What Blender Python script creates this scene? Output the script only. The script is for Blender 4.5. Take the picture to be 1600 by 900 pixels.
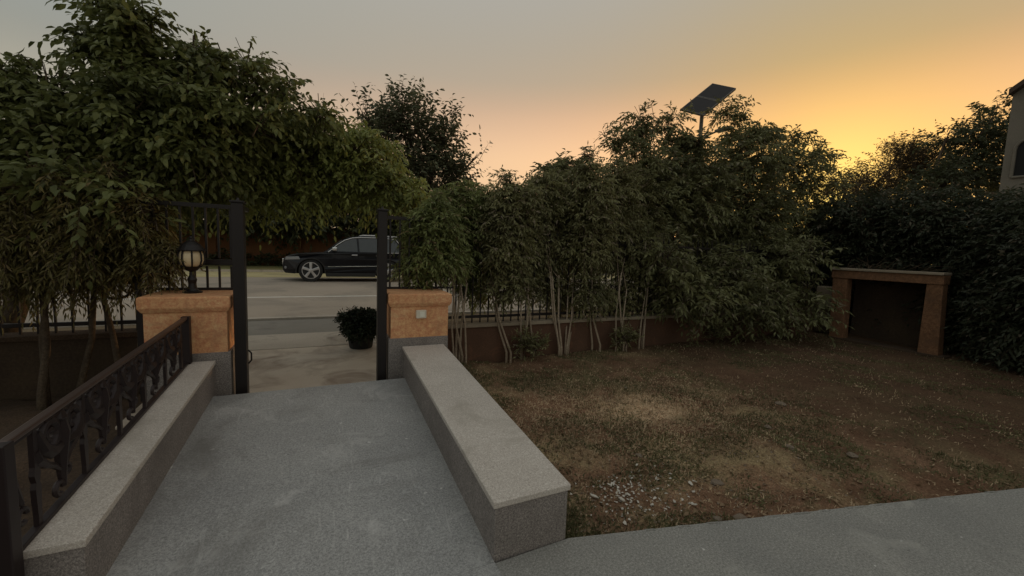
import bpy, bmesh, math, random
import numpy as np
from mathutils import Matrix, Vector

S = bpy.context.scene
for o in list(bpy.data.objects):
    bpy.data.objects.remove(o)
COL = S.collection
rad = math.radians

# ---------------------------------------------------------------- camera
cam = bpy.data.cameras.new('camera')
co = bpy.data.objects.new('camera', cam)
COL.objects.link(co)
S.camera = co
R = [[0.9064058, -0.0055822, 0.4223711], [-0.4207714, -0.0998631, 0.9016533], [0.0371461, -0.9949855, -0.0928653]]
co.matrix_world = Matrix(((R[0][0], -R[0][1], -R[0][2], 0), (R[1][0], -R[1][1], -R[1][2], 0), (R[2][0], -R[2][1], -R[2][2], 1.6), (0, 0, 0, 1)))
cam.sensor_width = 36
cam.lens = 630 / 1600 * 36
cam.clip_end = 2000
cam.clip_start = 0.05
S.render.resolution_x, S.render.resolution_y = 1024, 576

# ---------------------------------------------------------------- sky and sun
SUN_AZ, SUN_EL = 63.0, 2.5
w = bpy.data.worlds.new('World')
S.world = w
w.use_nodes = True
nt = w.node_tree
bg = nt.nodes['Background']

def nd(nt, t, **k):
    n = nt.nodes.new(t)
    for a, b in k.items():
        setattr(n, a, b)
    return n

def sock(nt, s, v):
    if isinstance(v, (int, float, tuple, list)):
        s.default_value = v
    else:
        nt.links.new(v, s)

def math_(nt, op, a, b=None, clamp=False):
    n = nd(nt, 'ShaderNodeMath', operation=op, use_clamp=clamp)
    sock(nt, n.inputs[0], a)
    if b is not None:
        sock(nt, n.inputs[1], b)
    return n.outputs[0]

def mixc(nt, f, a, b, mode='MIX'):
    n = nd(nt, 'ShaderNodeMixRGB', blend_type=mode)
    sock(nt, n.inputs[0], f)
    sock(nt, n.inputs[1], a if not isinstance(a, tuple) else (*a, 1)[:4])
    sock(nt, n.inputs[2], b if not isinstance(b, tuple) else (*b, 1)[:4])
    return n.outputs[0]

def ramp(nt, f, stops, interp='LINEAR'):
    n = nd(nt, 'ShaderNodeValToRGB')
    n.color_ramp.interpolation = interp
    cr = n.color_ramp
    while len(cr.elements) < len(stops):
        cr.elements.new(0.5)
    for e, (p, c) in zip(cr.elements, stops):
        e.position = p
        e.color = (*c, 1)[:4] if not isinstance(c, (int, float)) else (c, c, c, 1)
    sock(nt, n.inputs[0], f)
    return n.outputs[0]

sky = nd(nt, 'ShaderNodeTexSky')
sky.sky_type = 'NISHITA'
sky.sun_disc = False
sky.sun_elevation = rad(SUN_EL)
sky.sun_rotation = rad(SUN_AZ)
sky.dust_density = 3.0
tc = nd(nt, 'ShaderNodeTexCoord')
sep = nd(nt, 'ShaderNodeSeparateXYZ')
nt.links.new(tc.outputs['Generated'], sep.inputs[0])
sinel = math_(nt, 'MAXIMUM', sep.outputs[2], 0.0)
dt = nd(nt, 'ShaderNodeVectorMath', operation='DOT_PRODUCT')
nt.links.new(tc.outputs['Generated'], dt.inputs[0])
ga, ge = rad(63.0), rad(7.0)
dt.inputs[1].default_value = (math.sin(ga) * math.cos(ge), math.cos(ga) * math.cos(ge), math.sin(ge))
ang = math_(nt, 'ARCCOSINE', math_(nt, 'MINIMUM', dt.outputs['Value'], 0.99999))      # radians from the glow
toward = ramp(nt, sinel, [(0.0, (.89, .56, .26)), (0.21, (.97, .60, .33)), (0.30, (.70, .43, .265)), (0.37, (.43, .335, .225)), (0.50, (.375, .345, .298)), (1.0, (.36, .36, .34))], 'B_SPLINE')
away = ramp(nt, sinel, [(0.0, (.45, .40, .34)), (0.21, (.36, .35, .28)), (0.30, (.20, .235, .22)), (0.37, (.26, .29, .28)), (0.5, (.29, .31, .29)), (1.0, (.36, .36, .34))], 'B_SPLINE')
fa = ramp(nt, math_(nt, 'DIVIDE', ang, math.pi), [(0.12, 1.0), (0.30, 0.62), (0.46, 0.12), (0.60, 0.0)])
col = mixc(nt, fa, away, toward)
warm = math_(nt, 'POWER', 2.718, math_(nt, 'MULTIPLY', math_(nt, 'MULTIPLY', ang, ang), -8.0))
col = mixc(nt, warm, col, (1.0, .81, .44), 'MULTIPLY')
glow2 = math_(nt, 'POWER', 2.718, math_(nt, 'MULTIPLY', ang, -9.0))
col = mixc(nt, glow2, col, (.45, .48, .10), 'ADD')
nsk = mixc(nt, 1.0, sky.outputs[0], (.001, .001, .001), 'MULTIPLY')
col = mixc(nt, 1.0, col, nsk, 'ADD')
nt.links.new(col, bg.inputs[0])
bg.inputs[1].default_value = .97

sd = bpy.data.lights.new('sun', 'SUN')
sd.energy = 0.6
sd.angle = rad(0.5)
sd.color = (1.0, .62, .30)
so = bpy.data.objects.new('sun', sd)
COL.objects.link(so)
sv = Vector((math.sin(rad(SUN_AZ)) * math.cos(rad(SUN_EL)), math.cos(rad(SUN_AZ)) * math.cos(rad(SUN_EL)), math.sin(rad(SUN_EL))))
so.rotation_euler = sv.to_track_quat('Z', 'Y').to_euler()
so.location = (20, 10, 12)

S.view_settings.view_transform = 'Standard'
S.view_settings.look = 'None'
S.view_settings.exposure = 0.27
S.view_settings.gamma = 1.0

# ---------------------------------------------------------------- helpers
def tag(o, label=None, cat=None, group=None, kind=None):
    if label: o['label'] = label
    if cat: o['category'] = cat
    if group: o['group'] = group
    if kind: o['kind'] = kind
    return o

def empty(name, loc=(0, 0, 0), label=None, cat=None, group=None):
    o = bpy.data.objects.new(name, None)
    o.empty_display_size = 0.2
    o.location = loc
    COL.objects.link(o)
    return tag(o, label, cat, group)

def link(name, me, mat=None, parent=None, loc=(0, 0, 0), smooth=False):
    if mat is not None:
        me.materials.append(mat)
    if smooth:
        me.polygons.foreach_set('use_smooth', [True] * len(me.polygons))
    o = bpy.data.objects.new(name, me)
    o.location = loc
    COL.objects.link(o)
    if parent is not None:
        o.parent = parent
    return o

class MB:
    """collects shapes, builds one mesh object; coordinates are those of the parent"""
    def __init__(s):
        s.bm = bmesh.new()
    def box(s, x0, x1, y0, y1, z0, z1, bevel=0):
        v = [s.bm.verts.new(p) for p in [(x0, y0, z0), (x1, y0, z0), (x1, y1, z0), (x0, y1, z0), (x0, y0, z1), (x1, y0, z1), (x1, y1, z1), (x0, y1, z1)]]
        f = [s.bm.faces.new([v[i] for i in q]) for q in [(3, 2, 1, 0), (4, 5, 6, 7), (0, 1, 5, 4), (1, 2, 6, 5), (2, 3, 7, 6), (3, 0, 4, 7)]]
        if bevel:
            es = list({e for q in f for e in q.edges})
            bmesh.ops.bevel(s.bm, geom=es, offset=bevel, segments=2, profile=.6, affect='EDGES')
        return v
    def hexa(s, pts, bevel=0):
        v = [s.bm.verts.new(p) for p in pts]
        f = [s.bm.faces.new([v[i] for i in q]) for q in [(3, 2, 1, 0), (4, 5, 6, 7), (0, 1, 5, 4), (1, 2, 6, 5), (2, 3, 7, 6), (3, 0, 4, 7)]]
        if bevel:
            es = list({e for q in f for e in q.edges})
            bmesh.ops.bevel(s.bm, geom=es, offset=bevel, segments=2, profile=.6, affect='EDGES')
    def tube(s, pts, r, n=8, caps=True):
        pts = [Vector(p) for p in pts]
        rs = r if isinstance(r, (list, tuple)) else [r] * len(pts)
        rings = []
        for i, p in enumerate(pts):
            d = (pts[min(i + 1, len(pts) - 1)] - pts[max(i - 1, 0)]).normalized()
            a = d.orthogonal().normalized() if i == 0 else (a - d * a.dot(d)).normalized()
            b = d.cross(a)
            rings.append([s.bm.verts.new(p + (a * math.cos(t) + b * math.sin(t)) * rs[i]) for t in [2 * math.pi * k / n for k in range(n)]])
        for q, t in zip(rings, rings[1:]):
            for k in range(n):
                s.bm.faces.new((q[k], q[(k + 1) % n], t[(k + 1) % n], t[k]))
        if caps and n > 2:
            s.bm.faces.new(rings[0][::-1]); s.bm.faces.new(rings[-1])
    def lathe(s, prof, n=24, c=(0, 0)):
        rings = [[s.bm.verts.new((c[0] + r * math.cos(2 * math.pi * k / n), c[1] + r * math.sin(2 * math.pi * k / n), z)) for k in range(n)] for r, z in prof]
        for q, t in zip(rings, rings[1:]):
            for k in range(n):
                s.bm.faces.new((q[k], q[(k + 1) % n], t[(k + 1) % n], t[k]))
        s.bm.faces.new(rings[0][::-1]); s.bm.faces.new(rings[-1])
    def poly(s, pts, thick):
        """flat polygon pts (3D) extruded by vector thick"""
        t = Vector(thick)
        a = [s.bm.verts.new(p) for p in pts]
        b = [s.bm.verts.new(Vector(p) + t) for p in pts]
        s.bm.faces.new(a); s.bm.faces.new(b[::-1])
        n = len(a)
        for i in range(n):
            s.bm.faces.new((a[(i + 1) % n], a[i], b[i], b[(i + 1) % n]))
    def build(s, name, mat, parent=None, loc=(0, 0, 0), smooth=False):
        bmesh.ops.recalc_face_normals(s.bm, faces=s.bm.faces)
        me = bpy.data.meshes.new(name)
        s.bm.to_mesh(me); s.bm.free()
        return link(name, me, mat, parent, loc, smooth)

def np_mesh(name, verts, tris, mats, matidx=None):
    me = bpy.data.meshes.new(name)
    n, m = len(verts), len(tris)
    k = tris.shape[1]
    me.vertices.add(n); me.loops.add(m * k); me.polygons.add(m)
    me.vertices.foreach_set('co', verts.astype(np.float32).ravel())
    me.loops.foreach_set('vertex_index', tris.astype(np.int32).ravel())
    me.polygons.foreach_set('loop_start', np.arange(0, m * k, k, dtype=np.int32))
    me.polygons.foreach_set('loop_total', np.full(m, k, dtype=np.int32))
    for mt in mats:
        me.materials.append(mt)
    if matidx is not None:
        me.polygons.foreach_set('material_index', matidx.astype(np.int32))
    me.update(calc_edges=True)
    return me

def copy_tree(o, parent=None):
    c = o.copy()
    COL.objects.link(c)
    if parent is not None:
        c.parent = parent
    for ch in list(o.children):
        copy_tree(ch, c)
    return c

# value noise on arrays
_tab = np.random.RandomState(5).rand(256, 256)
def vnoise(x, y, sc):
    x = x / sc + 100.3; y = y / sc + 57.7
    xi = np.floor(x).astype(int); yi = np.floor(y).astype(int)
    fx = x - xi; fy = y - yi
    fx = fx * fx * (3 - 2 * fx); fy = fy * fy * (3 - 2 * fy)
    t = lambda a, b: _tab[a % 256, b % 256]
    return (t(xi, yi) * (1 - fx) + t(xi + 1, yi) * fx) * (1 - fy) + (t(xi, yi + 1) * (1 - fx) + t(xi + 1, yi + 1) * fx) * fy

# ---------------------------------------------------------------- materials
def newmat(name):
    m = bpy.data.materials.new(name)
    m.use_nodes = True
    return m, m.node_tree, m.node_tree.nodes['Principled BSDF']

def noise(nt, scale, detail=6, rough=.6, vec=None, dist=0):
    n = nd(nt, 'ShaderNodeTexNoise')
    n.inputs['Scale'].default_value = scale
    n.inputs['Detail'].default_value = detail
    n.inputs['Roughness'].default_value = rough
    n.inputs['Distortion'].default_value = dist
    if vec is None:
        vec = nd(nt, 'ShaderNodeTexCoord').outputs['Object']
    nt.links.new(vec, n.inputs['Vector'])
    return n.outputs['Fac']

def bump(nt, bsdf, h, strength=.3, dist=.01):
    b = nd(nt, 'ShaderNodeBump')
    b.inputs['Strength'].default_value = strength
    b.inputs['Distance'].default_value = dist
    nt.links.new(h, b.inputs['Height'])
    nt.links.new(b.outputs[0], bsdf.inputs['Normal'])

def rough_mat(name, c1, c2, scale=3, fine=90, fine_amt=.35, rough=.85, bstr=.3, stain=None, bdist=.004, spec=.3, mott=0, streak=0):
    """two tones mixed by broad noise, fine grain on top, optional (colour, scale, low, high) stains"""
    m, nt, b = newmat(name)
    f = ramp(nt, noise(nt, scale, 8, .62), [(.32, 0.0), (.68, 1.0)])
    c = mixc(nt, f, c1, c2)
    g = noise(nt, fine, 3, .7)
    c = mixc(nt, fine_amt, c, ramp(nt, g, [(.35, 0.25), (.5, .5), (.66, .9)]), 'OVERLAY')
    if mott:
        c = mixc(nt, mott, c, ramp(nt, noise(nt, fine * .36, 4, .8), [(.36, 0.15), (.5, .5), (.64, .88)]), 'OVERLAY')
    if stain:
        sc, ss, lo, hi = stain
        c = mixc(nt, ramp(nt, noise(nt, ss, 7, .65, dist=.8), [(lo, 0.0), (hi, 1.0)]), c, sc)
    if streak:                                      # scuffs dragged along the walk, plus dried specks
        mp = nd(nt, 'ShaderNodeMapping')
        nt.links.new(nd(nt, 'ShaderNodeTexCoord').outputs['Object'], mp.inputs[0])
        mp.inputs['Rotation'].default_value = (0, 0, .35); mp.inputs['Scale'].default_value = (9, 1.1, 1)
        c = mixc(nt, math_(nt, 'MULTIPLY', ramp(nt, noise(nt, 1.6, 7, .7, mp.outputs[0], 1.5), [(.60, 0.0), (.72, 1.0)]), streak), c, (.62, .61, .60))
        mp2 = nd(nt, 'ShaderNodeMapping')
        nt.links.new(nd(nt, 'ShaderNodeTexCoord').outputs['Object'], mp2.inputs[0])
        mp2.inputs['Rotation'].default_value = (0, 0, -1.0); mp2.inputs['Scale'].default_value = (14, 2, 1)
        c = mixc(nt, math_(nt, 'MULTIPLY', ramp(nt, noise(nt, 1.3, 6, .7, mp2.outputs[0], 1), [(.63, 0.0), (.74, 1.0)]), streak * .8), c, (.66, .65, .63))
        c = mixc(nt, ramp(nt, noise(nt, 13, 2, .5), [(.735, 0.0), (.76, .7)]), c, (.75, .74, .72))
        c = mixc(nt, math_(nt, 'MULTIPLY', ramp(nt, noise(nt, .9, 7, .7, dist=1), [(.50, 0.0), (.72, 1.0)]), streak), c, (.17, .165, .155))
    nt.links.new(c, b.inputs['Base Color'])
    b.inputs['Roughness'].default_value = rough
    b.inputs['Specular IOR Level'].default_value = spec
    bump(nt, b, math_(nt, 'ADD', g, noise(nt, fine * .2, 4)), bstr, bdist)
    return m

def plain(name, c, rough=.5, metal=0.0, spec=.5, coat=0):
    m, nt, b = newmat(name)
    f = noise(nt, 6, 6)
    k = mixc(nt, f, tuple(v * .8 for v in c), tuple(min(1, v * 1.2) for v in c))
    nt.links.new(k, b.inputs['Base Color'])
    b.inputs['Roughness'].default_value = rough
    b.inputs['Metallic'].default_value = metal
    b.inputs['Specular IOR Level'].default_value = spec
    b.inputs['Coat Weight'].default_value = coat
    return m

def leaf_mat(name, c1, c2, trans=.35, rough=.5, dry=None):
    m, nt, b = newmat(name)
    g = nd(nt, 'ShaderNodeNewGeometry')
    c = mixc(nt, g.outputs['Random Per Island'], c1, c2)
    c = mixc(nt, ramp(nt, noise(nt, 1.3, 3), [(.4, 0.0), (.62, 1.0)]), c, tuple((a * .6 + q * .9) for a, q in zip(c1, c2)))
    if dry:
        k = math_(nt, 'FRACT', math_(nt, 'MULTIPLY', g.outputs['Random Per Island'], 37.7))
        c = mixc(nt, ramp(nt, k, [(.90, 0.0), (.93, 1.0)]), c, dry)
    nt.links.new(c, b.inputs['Base Color'])
    b.inputs['Roughness'].default_value = rough
    b.inputs['Specular IOR Level'].default_value = .3
    t = nd(nt, 'ShaderNodeBsdfTranslucent')
    nt.links.new(c, t.inputs[0])
    mx = nd(nt, 'ShaderNodeMixShader')
    mx.inputs[0].default_value = trans
    nt.links.new(b.outputs[0], mx.inputs[1]); nt.links.new(t.outputs[0], mx.inputs[2])
    nt.links.new(mx.outputs[0], nt.nodes['Material Output'].inputs[0])
    return m

M = {}
M['walk'] = rough_mat('walk_concrete', (.30, .30, .30), (.38, .378, .372), 1.6, 230, .4, .5, .3, ((.58, .57, .56), 2.6, .57, .74), mott=.5, streak=.8, spec=.5)
M['terrace'] = rough_mat('terrace_concrete', (.25, .247, .235), (.32, .312, .29), 1.3, 230, .35, .85, .25, ((.40, .39, .36), 2.4, .58, .75), mott=.5, streak=.35)
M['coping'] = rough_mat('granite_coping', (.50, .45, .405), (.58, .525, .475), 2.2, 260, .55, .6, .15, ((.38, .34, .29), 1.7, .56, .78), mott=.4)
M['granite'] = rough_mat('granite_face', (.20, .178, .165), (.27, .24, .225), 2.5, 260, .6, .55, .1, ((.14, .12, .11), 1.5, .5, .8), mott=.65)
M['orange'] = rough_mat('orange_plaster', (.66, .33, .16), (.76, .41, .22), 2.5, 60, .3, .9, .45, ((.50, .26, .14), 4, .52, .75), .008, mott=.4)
M['fadedorange'] = rough_mat('weathered_orange_plaster', (.105, .058, .038), (.14, .076, .048), 2.5, 50, .25, .9, .35, ((.2, .1, .06), 4, .55, .75), .006)  # orange plaster darkened in colour for the wall face in shade
M['ledge'] = rough_mat('ledge_concrete', (.28, .23, .17), (.36, .295, .22), 3, 120, .3, .9, .3)
M['apron'] = rough_mat('stained_concrete', (.56, .47, .38), (.66, .58, .48), 1.1, 160, .3, .6, .3, ((.34, .26, .20), 1.6, .46, .66))
M['pavement'] = rough_mat('pavement_concrete', (.44, .39, .33), (.54, .48, .41), .9, 140, .3, .85, .3, ((.24, .2, .165), 1.1, .54, .7))
M['asphalt'] = rough_mat('old_asphalt', (.22, .205, .18), (.28, .26, .23), .6, 200, .4, .85, .3, ((.13, .12, .11), .7, .55, .7))
M['road'] = rough_mat('pale_worn_asphalt', (.36, .305, .25), (.42, .355, .29), .5, 160, .3, .8, .3, ((.22, .20, .17), .35, .5, .7))
M['paint'] = rough_mat('road_paint', (.62, .60, .55), (.8, .78, .72), 5, 90, .3, .7, .1)
M['soil'] = rough_mat('dry_brown_soil', (.06, .04, .026), (.095, .062, .04), 2.2, 60, .5, .95, .6, None, .02)
M['farground'] = rough_mat('far_ground_soil', (.12, .085, .05), (.17, .13, .075), .6, 30, .4, .95, .4)
M['verge'] = rough_mat('dry_yellow_verge', (.20, .18, .08), (.32, .28, .12), .9, 20, .3, .95, .4, ((.2, .22, .08), .8, .5, .7))  # verge yellowed to stand in for light falling beyond the road
M['iron'] = plain('black_painted_iron', (.018, .014, .014), .45, .3)
M['railiron'] = plain('brown_black_cast_iron', (.026, .017, .018), .45, .3)
M['railtop'] = plain('worn_handrail_iron', (.11, .075, .065), .35, .5)  # handrail set lighter than the rest of the railing
M['bark'] = rough_mat('pale_bark', (.32, .25, .18), (.44, .35, .26), 9, 70, .4, .9, .6, None, .01)
M['darkbark'] = rough_mat('dark_bark', (.07, .05, .035), (.12, .09, .06), 7, 50, .4, .95, .8, None, .02)

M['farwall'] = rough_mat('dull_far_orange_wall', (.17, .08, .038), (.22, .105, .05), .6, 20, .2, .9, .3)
M['darkwall'] = rough_mat('mossy_dark_wall', (.05, .035, .025), (.08, .055, .035), 2, 40, .3, .95, .3)  # dark tone stands for shade on the left wall and in the frame opening
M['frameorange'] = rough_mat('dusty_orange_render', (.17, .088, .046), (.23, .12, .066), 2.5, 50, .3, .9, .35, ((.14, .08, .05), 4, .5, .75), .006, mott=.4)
M['dust'] = rough_mat('yellow_road_dust', (.46, .39, .20), (.60, .52, .29), .8, 40, .3, .95, .3, ((.36, .31, .18), .6, .5, .7))  # yellow stands in for light on the far side of the road

# lawn: brown soil, worn dry grass, green weedy patches, a warm glow painted as straw, shade on the right
def lawn_material():
    m, nt, b = newmat('dry_lawn')
    tcn = nd(nt, 'ShaderNodeTexCoord')
    P = tcn.outputs['Object']
    soil = mixc(nt, ramp(nt, noise(nt, 2.2, 8, .65), [(.35, 0.0), (.65, 1.0)]), (.17, .095, .058), (.27, .165, .105))
    grass = mixc(nt, noise(nt, 9, 6, .7), (.19, .15, .075), (.38, .29, .17))
    c = mixc(nt, ramp(nt, noise(nt, 1.1, 8, .7, dist=.6), [(.48, 0.0), (.60, .8)]), soil, grass)
    c = mixc(nt, .55, c, ramp(nt, noise(nt, .8, 9, .75, dist=.5), [(.38, .22), (.5, .5), (.62, .8)]), 'OVERLAY')
    green = mixc(nt, noise(nt, 30, 3, .6), (.08, .09, .045), (.16, .16, .08))
    c = mixc(nt, ramp(nt, noise(nt, 1.7, 8, .72, dist=1.2), [(.53, 0.0), (.68, .7)]), c, green)
    # warm glow on the lawn, painted in straw colours
    sb = nd(nt, 'ShaderNodeVectorMath', operation='SUBTRACT')
    nt.links.new(P, sb.inputs[0]); sb.inputs[1].default_value = (3.1, 3.2, 0)
    sc = nd(nt, 'ShaderNodeVectorMath', operation='MULTIPLY')
    nt.links.new(sb.outputs[0], sc.inputs[0]); sc.inputs[1].default_value = (.9, 1.25, 0)
    ln = nd(nt, 'ShaderNodeVectorMath', operation='LENGTH')
    nt.links.new(sc.outputs[0], ln.inputs[0])
    d = math_(nt, 'ADD', ln.outputs['Value'], math_(nt, 'MULTIPLY', noise(nt, 3.2, 8, .75), .9))
    glow_straw = mixc(nt, noise(nt, 40, 4, .7), (.55, .37, .23), (.80, .58, .38))
    c = mixc(nt, ramp(nt, d, [(.75, .95), (1.45, 0.0)]), c, glow_straw)
    shade_x = nd(nt, 'ShaderNodeSeparateXYZ'); nt.links.new(P, shade_x.inputs[0])  # darkens towards the right: shade painted into the lawn colour
    c = mixc(nt, ramp(nt, math_(nt, 'ADD', math_(nt, 'MULTIPLY', shade_x.outputs[0], .1), math_(nt, 'MULTIPLY', noise(nt, 1.0, 6, .7), .25)), [(.46, 0.0), (.72, .85)]), c, mixc(nt, noise(nt, 5, 6, .7), (.06, .035, .022), (.13, .08, .05)))
    g = noise(nt, 70, 4, .75)
    c = mixc(nt, .6, c, ramp(nt, g, [(.33, 0.15), (.5, .5), (.68, 1.0)]), 'OVERLAY')
    nt.links.new(c, b.inputs['Base Color'])
    b.inputs['Roughness'].default_value = 1
    b.inputs['Specular IOR Level'].default_value = .1
    bump(nt, b, math_(nt, 'ADD', g, noise(nt, 16, 6, .7)), .7, .02)
    return m
M['lawn'] = lawn_material()

def edge_y(x):                     # where the terrace meets the lawn
    return 1.77 - (x - 1.24) * .242

def grid_sheet(name, xs, ylo, yhi, nv, z0, amp, mat, kind='structure', extra=None):
    nu = len(xs)
    U = np.repeat(xs[:, None], nv, 1)
    v = np.linspace(0, 1, nv)[None, :] ** 1.0
    lo = np.array([ylo(x) for x in xs])[:, None]; hi = np.array([yhi(x) for x in xs])[:, None]
    V = lo + (hi - lo) * v
    Z = z0 + amp * ((vnoise(U, V, .9) - .5) * 1.2 + (vnoise(U, V, .27) - .5) * .6 + (vnoise(U, V, .09) - .5) * .35)
    if extra is not None:
        Z += extra(U, V)
    vs = np.stack([U, V, Z], -1).reshape(-1, 3)
    i = np.arange(nu - 1)[:, None] * nv + np.arange(nv - 1)[None, :]
    q = np.stack([i, i + nv, i + nv + 1, i + 1], -1).reshape(-1, 4)
    me = np_mesh(name, vs, q, [mat])
    return tag(link(name, me, None, None, (0, 0, 0), True), kind=kind)

def mound(U, V):
    return .05 * np.exp(-(((U - 3.4) / .5) ** 2 + ((V - 2.1) / .35) ** 2)) - .03 * np.exp(-(((U - 2.9) / .3) ** 2 + ((V - 1.75) / .2) ** 2)) + .05 * np.clip((V - 4.6), 0, 1) * vnoise(U, V, .5)
xs = np.concatenate([np.arange(1.235, 5, .022), np.arange(5, 15, .05)])
lawn = grid_sheet('lawn', xs, edge_y, lambda x: 5.42, 190, -.035, .065, M['lawn'], extra=mound)
xs = np.arange(-14, -1.14, .05)
bed = grid_sheet('garden_soil', xs, lambda x: -2.0, lambda x: 5.42, 110, -.02, .08, M['soil'])

# far ground
g = MB(); g.box(-300, 300, -120, 400, -1.1, -.1)
tag(g.build('ground', M['farground']), kind='structure')

# terrace slab
g = MB(); ye = edge_y
g.poly([(.79, -3, 0), (.79, 1.76, 0), (1.24, 1.772, 0), (14, ye(14), 0), (14, -8, 0), (.79, -8, 0)], (0, 0, -.4))
tag(g.build('terrace', M['terrace']), kind='structure')
g = MB()
rng = random.Random(4)
for k in range(46):               # crumbling mortar lip along the lawn edge
    x = 1.3 + k * .2; a = rng.uniform(.05, .16)
    if rng.random() < .35: continue
    g.hexa([(x, ye(x) - .012, -.03), (x + a, ye(x + a) - .012, -.03), (x + a, ye(x + a) + rng.uniform(.008, .03), -.03), (x, ye(x) + rng.uniform(.006, .03), -.03),
            (x, ye(x) - .012, rng.uniform(.002, .006)), (x + a, ye(x + a) - .012, .004), (x + a, ye(x + a) + .01, -.004), (x, ye(x) + .01, -.002)])
tag(g.build('crumbled_edge', M['terrace']), kind='structure')
# landing and rising walk
g = MB(); g.box(-1.13, .786, -8, 1.762, -.4, .006)
g.hexa([(-.93, 1.764, -.4), (.786, 1.764, -.4), (.786, 4.33, -.4), (-.93, 4.33, -.4), (-.93, 1.764, .006), (.786, 1.764, .006), (.786, 4.33, .184), (-.93, 4.33, .184)], .004)
g.box(-1.13, -.932, 1.764, 2.6, -.4, .004)
tag(g.build('walkway', M['walk']), kind='structure')
# apron and road beyond the gate
def slab(name, x0, x1, y0, y1, z, mat, th=.2):
    g = MB(); g.box(x0, x1, y0, y1, z - th, z, .006)
    return tag(g.build(name, mat), kind='structure')
slab('apron', -1.6, 1.5, 4.34, 6.83, 0.0, M['apron'])
slab('apron', -1.9, 1.9, 6.845, 7.93, 0.004, M['pavement'])
slab('pavement', -40, -1.92, 6.4, 9.4, 0.0, M['farground'])
slab('pavement', 1.92, 60, 6.4, 9.4, 0.0, M['farground'])
slab('asphalt_shoulder', -1.91, 1.91, 7.945, 9.4, 0.0, M['asphalt'])
slab('kerb', -60, 80, 9.41, 9.56, 0.045, M['pavement'], .3)
slab('road', -120, 160, 9.57, 23.9, 0.03, M['road'])
g = MB(); g.box(-60, 80, 13.05, 13.19, .02, .034)
tag(g.build('lane_line', M['paint']), kind='structure')
g = MB(); g.box(-60, 80, 20.5, 23.9, .0, .034); tag(g.build('dusty_shoulder', M['dust']), kind='structure')  # strip laid over the road to paint its yellow-lit far side
slab('kerb', -60, 80, 23.91, 24.1, .14, M['pavement'], .3)
slab('verge', -60, 80, 24.11, 31, .12, M['verge'])

# ---------------------------------------------------------------- garden walls
S_ = .0697
def rz(y): return S_ * (y - 1.77)
def sloped_wall(name, x0, x1, y0, y1, h, over, label, mat_top, mat_body):
    t = empty(name, ((x0 + x1) / 2, y0, 0), label, 'wall')
    cx = (x0 + x1) / 2
    X0, X1 = x0 - cx, x1 - cx
    L = y1 - y0
    c = .035
    b = MB()
    b.hexa([(X0 + over, .01, -.1), (X1 - over, .01, -.1), (X1 - over, L, -.1), (X0 + over, L, -.1),
            (X0 + over, .01, rz(y0) + h - c), (X1 - over, .01, rz(y0) + h - c), (X1 - over, L, rz(y1) + h - c), (X0 + over, L, rz(y1) + h - c)], .004)
    b.build('wall_body', mat_body, t)
    b = MB()
    b.hexa([(X0, 0, rz(y0) + h - c + .001), (X1, 0, rz(y0) + h - c + .001), (X1, L, rz(y1) + h - c + .001), (X0, L, rz(y1) + h - c + .001),
            (X0, 0, rz(y0) + h), (X1, 0, rz(y0) + h), (X1, L, rz(y1) + h), (X0, L, rz(y1) + h)], .006)
    b.build('coping', mat_top, t)
    return t
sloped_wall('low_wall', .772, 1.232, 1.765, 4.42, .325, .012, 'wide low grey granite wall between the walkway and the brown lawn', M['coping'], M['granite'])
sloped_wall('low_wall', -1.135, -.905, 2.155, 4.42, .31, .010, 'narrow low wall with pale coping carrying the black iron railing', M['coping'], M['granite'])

# gate pillars
def pillar(x0, x1, y0, label, fixture=False):
    w_ = x1 - x0; cx = (x0 + x1) / 2
    t = empty('gate_pillar', (cx, y0, 0), label, 'pillar', 'orange pillars either side of the gate')
    h = w_ / 2
    b = MB(); b.box(-h + .03, h - .03, .035, .56, .5, .98, .006); b.build('shaft', M['orange'], t)
    b = MB()
    prof = [(-h, .985), (-h, 1.06)]
    rings = [(.022, .945), (0.0, .985), (0.0, 1.075), (.008, 1.085)]
    vs = []
    for ins, z in rings:
        vs.append([b.bm.verts.new(p) for p in [(-h + ins, ins, z), (h - ins, ins, z), (h - ins, .6 - ins, z), (-h + ins, .6 - ins, z)]])
    for q, r_ in zip(vs, vs[1:]):
        for k in range(4):
            b.bm.faces.new((q[k], q[(k + 1) % 4], r_[(k + 1) % 4], r_[k]))
    b.bm.faces.new(vs[0][::-1]); b.bm.faces.new(vs[-1])
    bmesh.ops.bevel(b.bm, geom=[e for e in b.bm.edges], offset=.004, segments=2, affect='EDGES')
    b.build('cap', M['orange'], t)
    s = 1 if cx > 0 else -1
    b = MB()
    b.box(-h + .028 - (.0 if s < 0 else .02), h - .028 + (.02 if s < 0 else 0), .03, .565, -.12, .565 if s < 0 else .60, .005)
    b.build('plinth', M['granite'], t)
    if fixture:
        f = MB(); f.box(-.055, .055, -.008, .036, -.045, .045, .006)
        bx_ = f.build('light_housing', M['fixture'], t, (.0 + .003, 0, .862))
        f = MB(); f.box(-.018, .036, -.012, -.0085, -.03, .03, .004)
        f.build('light_lens', M['lens'], bx_)
    return t
M['fixture'] = plain('white_plastic', (.72, .66, .55), .5)
M['lens'] = plain('frosted_lens', (.85, .82, .72), .35)
pillar(-1.445, -.785, 4.4, 'orange plastered gate pillar with the globe lantern standing on its cap')
pillar(.62, 1.315, 4.4, 'orange plastered gate pillar with a small white light fitting on its face', True)

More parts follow.
